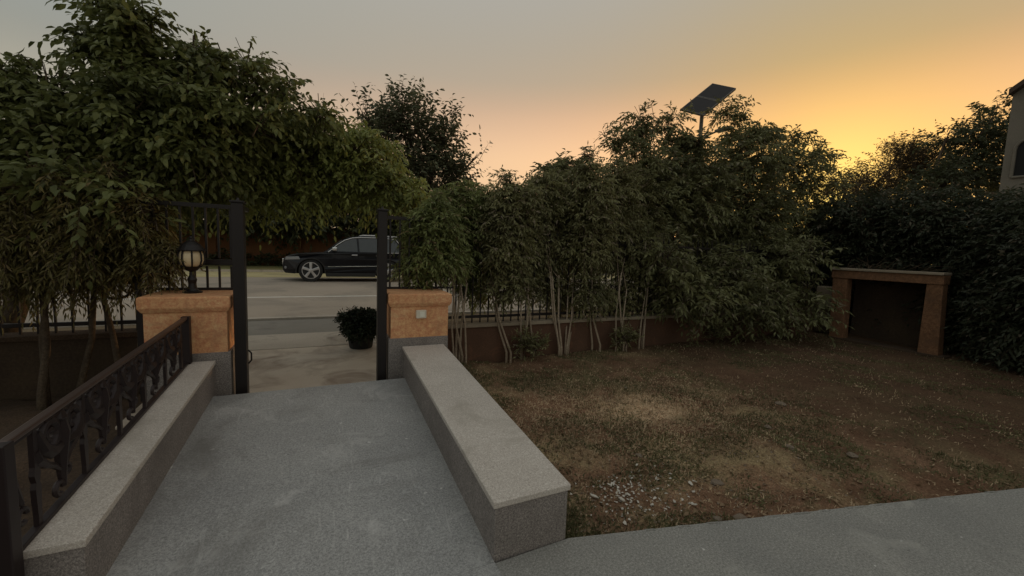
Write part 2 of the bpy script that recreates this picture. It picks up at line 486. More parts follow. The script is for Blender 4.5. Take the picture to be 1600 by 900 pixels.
# ---------------------------------------------------------------- gate frame
def bar(b, x0, x1, y, z0, z1, t=.02):
    b.box(x0, x1, y - t / 2, y + t / 2, z0, z1, .002)
GY = 4.97
gt = empty('gate_frame', (0, GY, 0), 'tall black iron gate frame with picket side panels standing behind the orange pillars', 'gate')
for x0, x1, top in ((-.765, -.668, 1.94), (.515, .61, 1.96)):
    b = MB(); b.box(x0, x1, -.53, -.42, -.05, top, .008); p = b.build('post', M['iron'], gt)
    b = MB(); b.box(x0 + .03, x1 - .03, -.419, .0, top - .05, top - .01, .003); b.build('link_bar', M['iron'], gt)
    b = MB(); b.box(x0 - .01, x1 + .01, -.54, -.41, top, top + .02, .006); b.tube([((x0 + x1) / 2, -.475, top + .02), ((x0 + x1) / 2, -.475, top + .05)], [.02, .006], 8)
    b.build('post_cap', M['iron'], p)
b = MB(); b.tube([(-.66, -.5, .56), (-.635, -.5, .53), (-.635, -.5, .46), (-.66, -.5, .43)], .008, 6); b.build('handle', M['iron'], gt)
for x in (-1.60,):
    b = MB(); b.box(x - .025, x + .025, -.025, .025, .0, 1.97, .004); b.build('end_post', M['iron'], gt)
for (xa, xb) in ((-1.575, -.76), (.60, 1.50)):
    for z, hh in (((1.10, .012), (1.37, .028), (1.93, .02)) if xa < 0 else ((1.10, .012), (1.93, .02))):
        b = MB(); bar(b, xa, xb, 0, z - hh, z + hh, .035); b.build('rail', M['iron'], gt)
    n = 7
    b = MB(); bar(b, -.010, .010, 0, 1.113, 1.33, .018); bar(b, -.010, .010, 0, 1.3301 if xa > 0 else 1.41, 1.91, .018)
    proto = b.build('picket', M['iron'], gt, (xa + (xb - xa) / (n + 1), 0, 0))
    for k in range(2, n + 1):
        c = proto.copy(); COL.objects.link(c); c.parent = gt; c.location = (xa + (xb - xa) * k / (n + 1), 0, 0)

# ---------------------------------------------------------------- boundary walls with picket fences
def boundary(x0, x1, label_wall, label_fence, zt, mw, mc):
    t = empty('boundary_wall', (x0, 5.45, 0), label_wall, 'wall')
    L = x1 - x0
    b = MB(); b.box(0, L, 0, .2, -.12, zt - .05, .006); b.build('wall_body', M[mw], t)
    b = MB(); b.box(-.002, L + .002, -.03, .23, zt - .049, zt, .006); b.build('coping', M[mc], t)
    f = empty('picket_fence', (x0, 5.55, zt), label_fence, 'fence')
    for z in (.09, 1.25):
        b = MB(); b.box(0, L, -.018, .018, z - .02, z + .02, .003); b.build('rail', M['iron'], f)
    n = min(150, int(L / .125))
    b = MB(); b.box(-.009, .009, -.009, .009, .0, 1.33, .002); b.tube([(0, 0, 1.33), (0, 0, 1.42)], [.014, .002], 6)
    p0 = b.build('picket', M['iron'], f, (.06, 0, 0))
    for k in range(1, n):
        c = p0.copy(); COL.objects.link(c); c.parent = f; c.location = (.06 + k * (L - .12) / (n - 1), 0, 0)
    return f
fl = boundary(-14.0, -1.63, 'low boundary wall in the shade behind the dark left garden bed', 'black picket fence with a ring scroll on the wall behind the left bed', .60, 'darkwall', 'soil')  # dark wall and soil colours stand for the shade on this side
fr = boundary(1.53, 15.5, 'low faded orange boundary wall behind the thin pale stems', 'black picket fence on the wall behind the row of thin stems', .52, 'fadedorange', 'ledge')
def ring(b, c, r, t, n=20, a0=0, a1=2 * math.pi, axis='y', seg=6):
    pts = []
    for k in range(n + 1):
        a = a0 + (a1 - a0) * k / n
        pts.append((c[0] + r * math.cos(a), c[1], c[2] + r * math.sin(a)) if axis == 'y' else (c[0], c[1] + r * math.cos(a), c[2] + r * math.sin(a)))
    b.tube(pts, t, seg)
b = MB(); ring(b, (0, 0, 0), .155, .014); ring(b, (0, 0, 0), .07, .010, 16, .4, 5.2)
for a in (.8, 2.4, 4.0, 5.5):
    b.tube([(.07 * math.cos(a), 0, .07 * math.sin(a)), (.15 * math.cos(a), 0, .15 * math.sin(a))], .008, 5)
b.build('ring_scroll', M['iron'], fl, (-1.97 + 14.0, -.03, 1.10 - .60))

# ---------------------------------------------------------------- lantern on the left pillar
M['cream'] = plain('cream_glass', (.82, .66, .42), .25)
lt = empty('globe_lantern', (-1.135, 4.74, 1.086), 'black lantern with a cream glass globe standing on the orange pillar cap', 'lantern')
b = MB(); b.lathe([(.075, 0), (.078, .012), (.05, .022), (.036, .04), (.03, .09), (.038, .125), (.022, .17), (.02, .20), (.045, .215), (.07, .245), (.062, .25)], 20); b.build('stem', M['iron'], lt, smooth=False)
b = MB(); b.lathe([(.055, .246), (.082, .27), (.094, .31), (.093, .36), (.082, .395), (.07, .405)], 28); b.build('globe', M['cream'], lt, smooth=True)
for k in range(8):
    a = 2 * math.pi * (k + .35) / 8
    b = MB(); b.tube([(math.cos(a) * r_, math.sin(a) * r_, z) for r_, z in [(.068, .244), (.089, .27), (.101, .31), (.100, .36), (.089, .397)]], .0075, 5)
    b.build('cage_bar', M['iron'], lt)
b = MB(); b.lathe([(.112, .398), (.114, .405), (.10, .42), (.075, .455), (.045, .48), (.02, .495), (.012, .51), (.016, .522), (.006, .535)], 24); b.build('hood', M['iron'], lt)

# ---------------------------------------------------------------- cast iron railing
ra = empty('iron_railing', (-1.105, 2.12, 0), 'ornate dark cast iron railing with scrolls on the narrow left wall', 'railing')
Y0, Y1 = 2.12, 4.40
def wt(y): return rz(y) + .31            # wall top
def zt(y): return .81 + (y - 2.12) * .0462   # handrail top
def lz(y, t):                             # fraction t between wall top and rail
    return wt(y) + (zt(y) - wt(y)) * t
def hex_y(b, x0, x1, ya, yb, za0, za1, zb0, zb1, bev=.003):
    b.hexa([(x0, ya - Y0, za0), (x1, ya - Y0, za0), (x1, yb - Y0, zb0), (x0, yb - Y0, zb0), (x0, ya - Y0, za1), (x1, ya - Y0, za1), (x1, yb - Y0, zb1), (x0, yb - Y0, zb1)], bev)
b = MB(); hex_y(b, -.019, .019, Y0, Y1, zt(Y0) - .022, zt(Y0), zt(Y1) - .022, zt(Y1), .007); b.build('handrail', M['railtop'], ra)
b = MB(); hex_y(b, -.016, .016, Y0, Y1, wt(Y0) + .001, wt(Y0) + .022, wt(Y1) + .001, wt(Y1) + .022); b.build('bottom_rail', M['railiron'], ra)
for y in (Y0 - .02, Y1 - .02):
    b = MB(); b.box(-.03, .03, y - Y0 - .03, y - Y0 + .03, (0.0 if y < 3 else wt(y)), zt(y) + .0, .004); b.build('post', M['railiron'], ra)
pick = [2.29, 2.67, 3.06, 3.43, 3.83, 4.20]
for y in pick:
    b = MB(); z0 = wt(y) + .02; z1 = zt(y) - .02; H_ = z1 - z0
    for (a, c_, wd) in ((0, .45, .011), (.45, .62, .02), (.62, 1, .012)):
        pass
    prof = [(.013, 0), (.012, .10), (.019, .38), (.012, .44), (.022, .52), (.014, .60), (.012, 1.0)]
    for (w0, t0), (w1, t1) in zip(prof, prof[1:]):
        b.hexa([(-.009, y - Y0 - w0, z0 + H_ * t0), (.009, y - Y0 - w0, z0 + H_ * t0), (.009, y - Y0 + w0, z0 + H_ * t0), (-.009, y - Y0 + w0, z0 + H_ * t0),
                (-.009, y - Y0 - w1, z0 + H_ * t1), (.009, y - Y0 - w1, z0 + H_ * t1), (.009, y - Y0 + w1, z0 + H_ * t1), (-.009, y - Y0 + w1, z0 + H_ * t1)])
    b.build('baluster', M['railiron'], ra)
mids = [2.48, 2.865, 3.245, 3.63, 4.015]
mids = [2.10 + .02] + mids
def tp(y, t): return (0, y - Y0, lz(y, t))
for i, y in enumerate(mids[1:]):
    b = MB()
    # drooping leaf stem with double volute foot
    b.tube([tp(y, .93), tp(y + .01, .7), tp(y, .5), tp(y - .005, .30), tp(y, .16)], [.018, .034, .026, .018, .013], 6)
    ring(b, (0, y - Y0 - .034, lz(y, .17)), .030, .011, 14, 0, 5.2, 'x')
    ring(b, (0, y - Y0 + .032, lz(y, .30)), .024, .009, 14, -2.2, 3.1, 'x')
    for s in (-1, 1):       # arches sweeping from stem to the neighbouring balusters
        b.tube([tp(y + s * .012, .34), tp(y + s * .06, .44), tp(y + s * .12, .52), tp(y + s * .17, .62), tp(y + s * .185, .72)], [.010, .013, .017, .022, .018], 6)
    b.build('leaf_scroll', M['railiron'], ra)
    b = MB()
    for s in (-1, 1):
        ring(b, (0, y - Y0 + s * .085, lz(y, .76)), .060, .018, 18, 0, 2 * math.pi, 'x')
        ring(b, (0, y - Y0 + s * .085, lz(y, .76)), .024, .014, 12, 0.3, 5.0, 'x')
        ring(b, (0, y - Y0 + s * .15, lz(y, .60)), .030, .011, 12, 0, 5.0, 'x')
        b.tube([tp(y + s * .02, .60), tp(y + s * .08, .60), tp(y + s * .13, .68), tp(y + s * .17, .88)], [.024, .032, .028, .016], 6)
        b.tube([tp(y, .95), tp(y + s * .05, .90), tp(y + s * .12, .93)], [.016, .012, .012], 6)
    b.tube([tp(y, .98), tp(y, .86), tp(y, .80)], [.01, .03, .012], 8)
    b.build('rosette_band', M['railiron'], ra)
b = MB(); hex_y(b, -.008, .008, Y0, Y1, lz(Y0, .93) - .008, lz(Y0, .93) + .004, lz(Y1, .93) - .008, lz(Y1, .93) + .004, .001); b.build('upper_bar', M['railiron'], ra)
b = MB(); ring(b, (0, .075, lz(2.2, .26)), .03, .011, 14, 0, 5.2, 'x'); b.tube([tp(2.13, .75), tp(2.17, .5), tp(2.20, .36)], [.02, .016, .01], 6); b.build('leaf_scroll', M['railiron'], ra)

# ---------------------------------------------------------------- parked car
M['carpaint'] = plain('black_car_paint', (.006, .006, .009), .3, 0, .3, .25)
M['carlow'] = plain('dark_plastic_cladding', (.02, .02, .02), .6)
M['glass'] = plain('dark_car_glass', (.05, .055, .06), .08, 0, .6, .3)
M['chrome'] = plain('chrome', (.8, .8, .8), .18, 1)
M['tyre'] = plain('tyre_rubber', (.02, .02, .02), .8)
M['rim'] = plain('silver_alloy', (.62, .62, .63), .3, .8)
M['headlamp'] = plain('headlamp_glass', (.22, .22, .23), .12, .2)
M['red'] = plain('red_tail_lamp', (.25, .02, .02), .25)
M['darkglass'] = plain('blackened_well', (.008, .008, .008), .9)
ca = empty('parked_car', (-1.50, 18.12, .03), 'black SUV with chrome window trim parked on the far side of the road', 'car')
CW = 1.94
# lower body: side outline with wheel arches, x from the nose (0) to the tail (4.82)
def arch(cx, r, n=14):
    return [(cx + r * math.cos(math.pi * k / n), .36 + r * math.sin(math.pi * k / n)) for k in range(n + 1)]
out = [(.10, .32), (.44, .30)] + [p for p in arch(.97, .50)[::-1]] + [(1.5, .21), (3.32, .21)] + [p for p in arch(3.86, .50)[::-1]] + [(4.40, .34), (4.74, .38), (4.82, .62), (4.80, .95), (4.72, 1.16), (3.5, 1.17), (2.2, 1.13), (1.55, 1.10), (1.2, 1.085), (.6, 1.04), (.24, .98), (.07, .88), (0, .62), (.02, .42)]
b = MB()
vs0 = [b.bm.verts.new((x, 0, z)) for x, z in out]
vs1 = [b.bm.verts.new((x, CW, z)) for x, z in out]
b.bm.faces.new(vs0); b.bm.faces.new(vs1[::-1])
for i in range(len(out)):
    j = (i + 1) % len(out)
    b.bm.faces.new((vs0[j], vs0[i], vs1[i], vs1[j]))
bmesh.ops.recalc_face_normals(b.bm, faces=b.bm.faces)
# tuck the nose and tail in plan
for v in b.bm.verts:
    x, y, z = v.co
    tx = max(0, .55 - x) * .38 + max(0, x - 4.35) * .30
    hz = max(0, z - .85) * .18 + max(0, .45 - z) * .25
    v.co.y = (tx + hz) if y < CW / 2 else CW - (tx + hz)
es = [e for e in b.bm.edges if (e.verts[0].co.y < CW / 2) == (e.verts[1].co.y < CW / 2)]
bmesh.ops.bevel(b.bm, geom=es, offset=.045, segments=3, profile=.6, affect='EDGES', clamp_overlap=True)
b.build('body', M['carpaint'], ca)
# cabin shell
def cabin(pts, ins_b, ins_t, zb, zt_, off=0):
    b = MB()
    rows = []
    for side in (0, 1):
        row = []
        for x, z in pts:
            t = (z - zb) / (zt_ - zb)
            ins = ins_b + (ins_t - ins_b) * t - off
            row.append(b.bm.verts.new((x, ins if side == 0 else CW - ins, z)))
        rows.append(row)
    b.bm.faces.new(rows[0]); b.bm.faces.new(rows[1][::-1])
    n = len(pts)
    for i in range(n):
        j = (i + 1) % n
        b.bm.faces.new((rows[0][j], rows[0][i], rows[1][i], rows[1][j]))
    return b
roofl = [(1.40, 1.09), (1.85, 1.42), (2.10, 1.60), (2.36, 1.73), (2.8, 1.80), (3.6, 1.81), (4.30, 1.77), (4.62, 1.70), (4.74, 1.15)]
b = cabin(roofl, .07, .27, 1.09, 1.76)
bmesh.ops.recalc_face_normals(b.bm, faces=b.bm.faces)
bmesh.ops.bevel(b.bm, geom=[e for e in b.bm.edges if (e.verts[0].co.y < CW / 2) == (e.verts[1].co.y < CW / 2)], offset=.04, segments=3, affect='EDGES')
b.build('cabin', M['carpaint'], ca)
def sideglass(name, pts, mat, off, th=.006):
    b = MB(); q = []
    for x, z in pts:
        t = (z - 1.09) / .67
        q.append((x, .07 + .20 * t - off, z))
    b.poly(q, (0, th, 0)); return b.build(name, mat, ca)
wins = [[(1.72, 1.17), (1.96, 1.40), (2.18, 1.56), (2.46, 1.665), (2.62, 1.68), (2.66, 1.17)], [(2.73, 1.17), (2.70, 1.685), (3.05, 1.70), (3.52, 1.70), (3.56, 1.17)], [(3.64, 1.18), (3.62, 1.70), (4.12, 1.67), (4.42, 1.20)]]
for q in wins:
    sideglass('side_window', q, M['glass'], .006)
b = MB()
def sy(z): return .07 + .20 * (z - 1.09) / .67 - .012
b.tube([(x, sy(z), z) for x, z in [(1.58, 1.13), (1.70, 1.225), (1.93, 1.435), (2.18, 1.60), (2.46, 1.70), (2.8, 1.735), (3.6, 1.745), (4.16, 1.705), (4.30, 1.52), (4.48, 1.19)]], .013, 6)
b.tube([(x, sy(z), z) for x, z in [(3.62, 1.15), (4.40, 1.17)]], .010, 6)
b.build('window_trim', M['chrome'], ca)
b = MB(); b.poly([(1.50, .22, 1.14), (2.08, .38, 1.60), (2.08, CW - .38, 1.60), (1.50, CW - .22, 1.14)], (-.012, 0, .018)); b.build('windscreen', M['glass'], ca)
b = MB(); b.poly([(4.705, .25, 1.22), (4.57, .38, 1.60), (4.57, CW - .38, 1.60), (4.705, CW - .25, 1.22)], (.012, 0, .006)); b.build('rear_window', M['glass'], ca)
for y in (.33, CW - .33):
    b = MB(); b.tube([(2.75, y, 1.77), (2.85, y, 1.83), (3.5, y, 1.845), (4.2, y, 1.82), (4.35, y, 1.76)], .012, 6); b.build('roof_rail', M['chrome'], ca)
for s, y in ((-1, -.07), (1, CW + .07)):
    b = MB(); b.box(1.72, 1.90, y - .09, y + .09, 1.20, 1.32, .035); mr = b.build('wing_mirror', M['chrome'], ca)
    b = MB(); b.box(1.78, 1.86, min(y, y - s * .12), max(y, y - s * .12), 1.14, 1.20, .01); b.build('mirror_arm', M['carlow'], mr)
for x in (2.42, 3.36):
    b = MB(); b.tube([(x, -.005, 1.035), (x + .02, -.035, 1.04), (x + .22, -.035, 1.045), (x + .24, -.005, 1.045)], .014, 6); b.build('door_handle', M['chrome'], ca)
for x in (1.62, 2.70, 3.52):
    b = MB(); b.box(x - .004, x + .004, -.004, .01, .32, 1.08); b.build('door_gap', M['darkglass'], ca)
b = MB(); b.hexa([(1.60, -.014, .55), (3.40, -.014, .60), (3.40, .01, .60), (1.60, .01, .55), (1.52, -.010, .60), (3.42, -.010, .645), (3.42, .01, .645), (1.52, .01, .60)], .004); b.build('door_moulding', M['carlow'], ca)
b = MB(); b.hexa([(1.56, -.018, .575), (3.40, -.018, .622), (3.40, .0, .622), (1.56, .0, .575), (1.56, -.016, .592), (3.40, -.016, .636), (3.40, .0, .636), (1.56, .0, .592)]); b.build('chrome_strip', M['chrome'], ca)
b = MB(); b.box(1.50, 3.34, -.015, .05, .20, .34, .02); b.build('sill', M['carlow'], ca)
b = MB(); b.hexa([(.10, .155, .80), (.62, -.01, .83), (.62, .12, .83), (.06, .45, .80), (.12, .165, .92), (.56, .02, .95), (.56, .15, .95), (.10, .46, .92)], .02); b.build('headlight', M['headlamp'], ca)
b = MB(); b.hexa([(.10, CW - .45, .80), (.62, CW - .12, .83), (.62, CW + .01, .83), (.06, CW - .155, .80), (.10, CW - .46, .92), (.56, CW - .15, .95), (.56, CW - .02, .95), (.12, CW - .165, .92)], .02); b.build('headlight', M['headlamp'], ca)
b = MB(); b.lathe([(.05, 0), (.055, .02), (.03, .035)], 12); fo = b.build('fog_light', M['headlamp'], ca, (.12, .17, .52)); fo.rotation_euler = (rad(90), 0, rad(-35))
b = MB(); b.box(-.02, .04, .48, CW - .48, .60, .84, .02); gr = b.build('grille', M['chrome'], ca)
b = MB(); b.box(4.66, 4.82, -.005, .30, .95, 1.10, .03); b.build('tail_light', M['red'], ca)
b = MB(); b.box(4.66, 4.82, CW - .30, CW + .005, .95, 1.10, .03); b.build('tail_light', M['red'], ca)
def wheel(cx, cy, s):
    t = MB(); t.lathe([(.315, -.12), (.41, -.11), (.43, -.06), (.43, .06), (.41, .11), (.315, .12)], 32)
    ty = t.build('wheel', M['tyre'], ca, (cx, cy, .43)); ty.rotation_euler = (rad(90), 0, 0)
    r = MB(); r.lathe([(.305, .09), (.31, .122), (.295, .124), (.28, .118), (.28, .10)], 32)
    r.build('rim_well', M['darkglass'], ty)
    r = MB()
    pts = 40
    ringo = [(.312, .119), (.312, .13), (.287, .13), (.287, .119)]
    vv = [[r.bm.verts.new((a * math.cos(2 * math.pi * k / pts), a * math.sin(2 * math.pi * k / pts), z)) for k in range(pts)] for a, z in ringo]
    for i in range(4):
        q, u = vv[i], vv[(i + 1) % 4]
        for k in range(pts):
            r.bm.faces.new((q[k], q[(k + 1) % pts], u[(k + 1) % pts], u[k]))
    for k in range(5):
        a = 2 * math.pi * k / 5 + .3
        ca_, sa = math.cos(a), math.sin(a)
        def P(rr, tt, z): return (rr * ca_ - tt * sa, rr * sa + tt * ca_, z)
        r.hexa([P(.03, -.045, .112), P(.29, -.055, .118), P(.29, .055, .118), P(.03, .045, .112), P(.03, -.035, .15), P(.29, -.034, .132), P(.29, .034, .132), P(.03, .035, .15)], .006)
    r.lathe([(.055, .11), (.055, .152), (.04, .158)], 16)
    r.build('rim', M['rim'], ty)
    if s > 0: ty.rotation_euler = (rad(-90), 0, 0)
for cx in (.97, 3.86):
    wheel(cx, .13, -1); wheel(cx, CW - .13, 1)
b = MB(); b.box(.4, 4.4, .28, CW - .28, .30, .95); b.build('underbody', M['darkglass'], ca)
for cx in (.97, 3.86):
    b = MB(); ring(b, (cx, -.004, .38), .50, .022, 20, -.1, math.pi + .1, 'y', 6); b.build('arch_trim', M['carlow'], ca)

ca.scale = (1.05, 1, 1.08)
# ---------------------------------------------------------------- wall and houses across the road
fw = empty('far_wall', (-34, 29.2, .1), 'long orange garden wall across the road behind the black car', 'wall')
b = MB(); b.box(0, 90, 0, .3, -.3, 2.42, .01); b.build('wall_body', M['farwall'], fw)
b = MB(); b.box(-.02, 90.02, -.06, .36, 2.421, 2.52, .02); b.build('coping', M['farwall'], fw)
for k in range(18):
    b = MB(); b.box(-.22, .22, -.08, .38, -.3, 2.60, .01); b.build('pier', M['farwall'], fw, (3 + k * 5.0, 0, 0))

# ---------------------------------------------------------------- solar street lamp
M['panelframe'] = plain('grey_aluminium', (.12, .11, .10), .5, .3)
M['panelback'] = plain('panel_backsheet', (.16, .15, .15), .6)
M['cells'] = plain('blue_black_solar_cells', (.03, .028, .03), .6, 0, .2)
M['pole'] = plain('grey_steel_pole', (.12, .11, .10), .5, .3)
SLX, SLY = 9.93, 8.7
sl = empty('solar_street_lamp', (SLX, SLY, 0), 'tall solar street lamp with tilted panel rising above the big dark bush', 'street lamp')
b = MB(); b.tube([(0, 0, 0), (0, 0, 3), (0, 0, 5.95)], [.075, .062, .05], 12); b.build('pole', M['pole'], sl)
# panel corners (far apart along the slope) measured from the pole
pc = [Vector((9.09, 8.75, 5.55)), Vector((9.60, 8.30, 5.60)), Vector((10.78, 8.30, 6.53)), Vector((10.23, 8.75, 6.60))]
org = Vector((SLX, SLY, 0))
pc = [p - org for p in pc]
u = (pc[2] - pc[1]).normalized(); v_ = (pc[0] - pc[1]); v_ = (v_ - u * v_.dot(u)).normalized(); n_ = u.cross(v_)
if n_.z < 0: n_ = -n_
c0 = sum(pc, Vector()) / 4; HL, HW = .76, .36
def PP(a, b_, c_): return c0 + u * a + v_ * b_ + n_ * c_
def obox(mb, a0, a1, b0, b1, c0_, c1_):
    mb.hexa([PP(a0, b0, c0_), PP(a1, b0, c0_), PP(a1, b1, c0_), PP(a0, b1, c0_), PP(a0, b0, c1_), PP(a1, b0, c1_), PP(a1, b1, c1_), PP(a0, b1, c1_)])
for (a0, a1) in ((-HL, -.01), (.01, HL)):
    b = MB(); obox(b, a0, a1, -HW, HW, 0, .004); pn = b.build('solar_panel', M['panelback'], sl)
    b = MB(); obox(b, a0 + .02, a1 - .02, -HW + .02, HW - .02, .006, .03); b.build('solar_cells', M['cells'], pn)
    b = MB()
    for q in ((a0, a0 + .025, -HW, HW), (a1 - .025, a1, -HW, HW), (a0 + .025, a1 - .025, -HW, -HW + .025), (a0 + .025, a1 - .025, HW - .025, HW)):
        obox(b, *q, -.022, .034)
    b.build('panel_frame', M['panelframe'], pn)
b = MB(); obox(b, -.45, .45, -.03, .03, -.06, -.024); b.tube([(0, 0, 5.7), (0, 0, 5.95), PP(0, 0, -.05)], .04, 8); b.build('bracket', M['pole'], sl)
b = MB(); b.tube([(0, 0, 4.9), (-.12, -.35, 5.02), (-.18, -.75, 5.05)], .025, 8); am = b.build('lamp_arm', M['pole'], sl)
b = MB(); b.box(-.29, -.09, -1.15, -.7, 5.0, 5.07, .02); b.build('lamp_head', M['pole'], am)

# ---------------------------------------------------------------- garden frame on the right
po = empty('garden_frame', (10.0, 4.05, 0), 'weathered orange plastered frame with a flat beam at the dark end of the lawn', 'garden structure')
def tcol(y0b, y1b, y0t, y1t):
    b = MB()
    b.hexa([(0, y0b, -.15), (.2, y0b, -.15), (.2, y1b, -.15), (0, y1b, -.15), (0, y0t, 1.27), (.2, y0t, 1.27), (.2, y1t, 1.27), (0, y1t, 1.27)], .01)
    b.build('column', M['frameorange'], po)
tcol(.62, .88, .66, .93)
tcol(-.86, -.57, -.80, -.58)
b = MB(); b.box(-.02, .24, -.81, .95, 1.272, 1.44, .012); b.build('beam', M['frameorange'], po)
b = MB(); b.box(-.06, .28, -.81, .97, 1.442, 1.49, .01); b.build('ledge', M['ledge'], po)
b = MB(); b.box(.241, 1.0, -.62, .90, 1.34, 1.44, .01); b.build('roof_slab', M['darkwall'], po)  # slab added over the opening to keep it dark
b = MB(); b.box(.86, .96, -.62, .90, -.1, 1.339, .01); b.build('back_panel', M['darkwall'], po)  # panel added behind the opening so that it reads black
b = MB(); b.box(-.05, .3, -.95, .95, -.12, .0, .02); b.build('footing', M['soil'], po)
cb = MB(); cb.box(-.14, .14, -.17, .17, -.25, .25, .03)
bl = tag(cb.build('plaster_block', M['ledge'], None, (10.45, 5.27, .80)), 'pale rough plaster block on the low post beside the orange frame', 'block')
cb = MB(); cb.box(-.12, .12, -.15, .15, 0, .549, .01)
tag(cb.build('stub_post', M['darkpost'] if 'darkpost' in M else M['darkbark'], None, (10.45, 5.27, 0)), 'short dark post left of the orange frame', 'post')
# pale scrap
cb = MB()
pts = [(0, 0, .16), (.02, .04, .17), (.01, .075, .09), (0, .085, .0), (.01, .06, -.06), (0, .0, -.08), (0, -.04, -.055), (.01, .0, -.035), (.01, .035, .0), (.0, .035, .06)]
cb.poly(pts, (.03, 0, 0))
tag(cb.build('torn_scrap', M['fixture'], None, (11.05, 3.12, 2.22)), 'small pale bent scrap caught in the dark hedge at the right', 'scrap')

# ---------------------------------------------------------------- house at the right edge
M['housewall'] = rough_mat('grey_render', (.16, .145, .12), (.20, .18, .15), 1.2, 30, .2, .9, .2)
M['roof'] = rough_mat('dark_roof', (.06, .045, .035), (.09, .06, .045), 3, 30, .3, .9, .3)
ho = empty('house', (24, 6.6, 0), 'tall grey rendered house cut by the right edge behind the trees', 'house')
b = MB()
b.poly([(0, 0, -.3), (0, -9, -.3), (0, -9, 8.3), (0, -4.5, 11.6), (0, 0, 8.3)], (8, 0, 0)); b.build('wall', M['housewall'], ho)
b = MB()
for s in (0, 1):
    ya, yb = (0.04, -4.5) if s == 0 else (-9.04, -4.5)
    b.hexa([(-.3, ya, 8.22), (8.3, ya, 8.22), (8.3, yb, 11.7), (-.3, yb, 11.7), (-.3, ya, 8.42), (8.3, ya, 8.42), (8.3, yb, 11.9), (-.3, yb, 11.9)])
b.build('roof', M['roof'], ho)
for (y, z) in ((-.62, 5.7), (-2.6, 5.7), (-.62, 2.2), (-2.6, 2.2)):
    b = MB(); pts = [(-.02, y + .35, z - .6), (-.02, y - .35, z - .6)] + [(-.02, y - .35 * math.cos(math.pi * k / 10), z + .45 + .35 * math.sin(math.pi * k / 10)) for k in range(11)]
    b.poly(pts, (.1, 0, 0)); wn = b.build('window', M['darkglass'], ho)
    b = MB()
    b.tube([Vector(p) + Vector((-.02, 0, 0)) for p in pts] + [Vector(pts[0]) + Vector((-.02, 0, 0))], .05, 6); b.build('window_frame', M['housewall'], wn)

# ---------------------------------------------------------------- foliage
LV = {}
LV['broad'] = leaf_mat('broad_leaves', (.085, .10, .035), (.155, .17, .058))
LV['green'] = leaf_mat('bright_leaves', (.13, .155, .046), (.25, .275, .085))
LV['upright'] = leaf_mat('grey_green_leaves', (.075, .085, .050), (.12, .13, .075))
LV['screen'] = leaf_mat('narrow_leaves', (.12, .15, .05), (.23, .25, .095), dry=(.30, .24, .14))
LV['screenbrown'] = leaf_mat('dusty_narrow_leaves', (.15, .15, .07), (.26, .25, .12), dry=(.34, .28, .2))
LV['spread'] = leaf_mat('dusty_dark_leaves', (.10, .105, .048), (.19, .19, .085), dry=(.26, .23, .15))
LV['far'] = leaf_mat('far_leaves', (.045, .055, .03), (.08, .09, .045))
LV['fardry'] = leaf_mat('fine_dry_leaves', (.05, .038, .02), (.09, .065, .03))
LV['dark'] = leaf_mat('hedge_leaves', (.035, .042, .026), (.06, .07, .04), dry=(.15, .13, .09))
LV['olive'] = leaf_mat('olive_fine_leaves', (.10, .09, .035), (.18, .155, .055), dry=(.24, .18, .08))
LV['box'] = leaf_mat('boxwood_leaves', (.012, .018, .010), (.03, .04, .02), trans=.1)

def unit(a):
    return a / np.maximum(np.linalg.norm(a, axis=-1, keepdims=True), 1e-6)

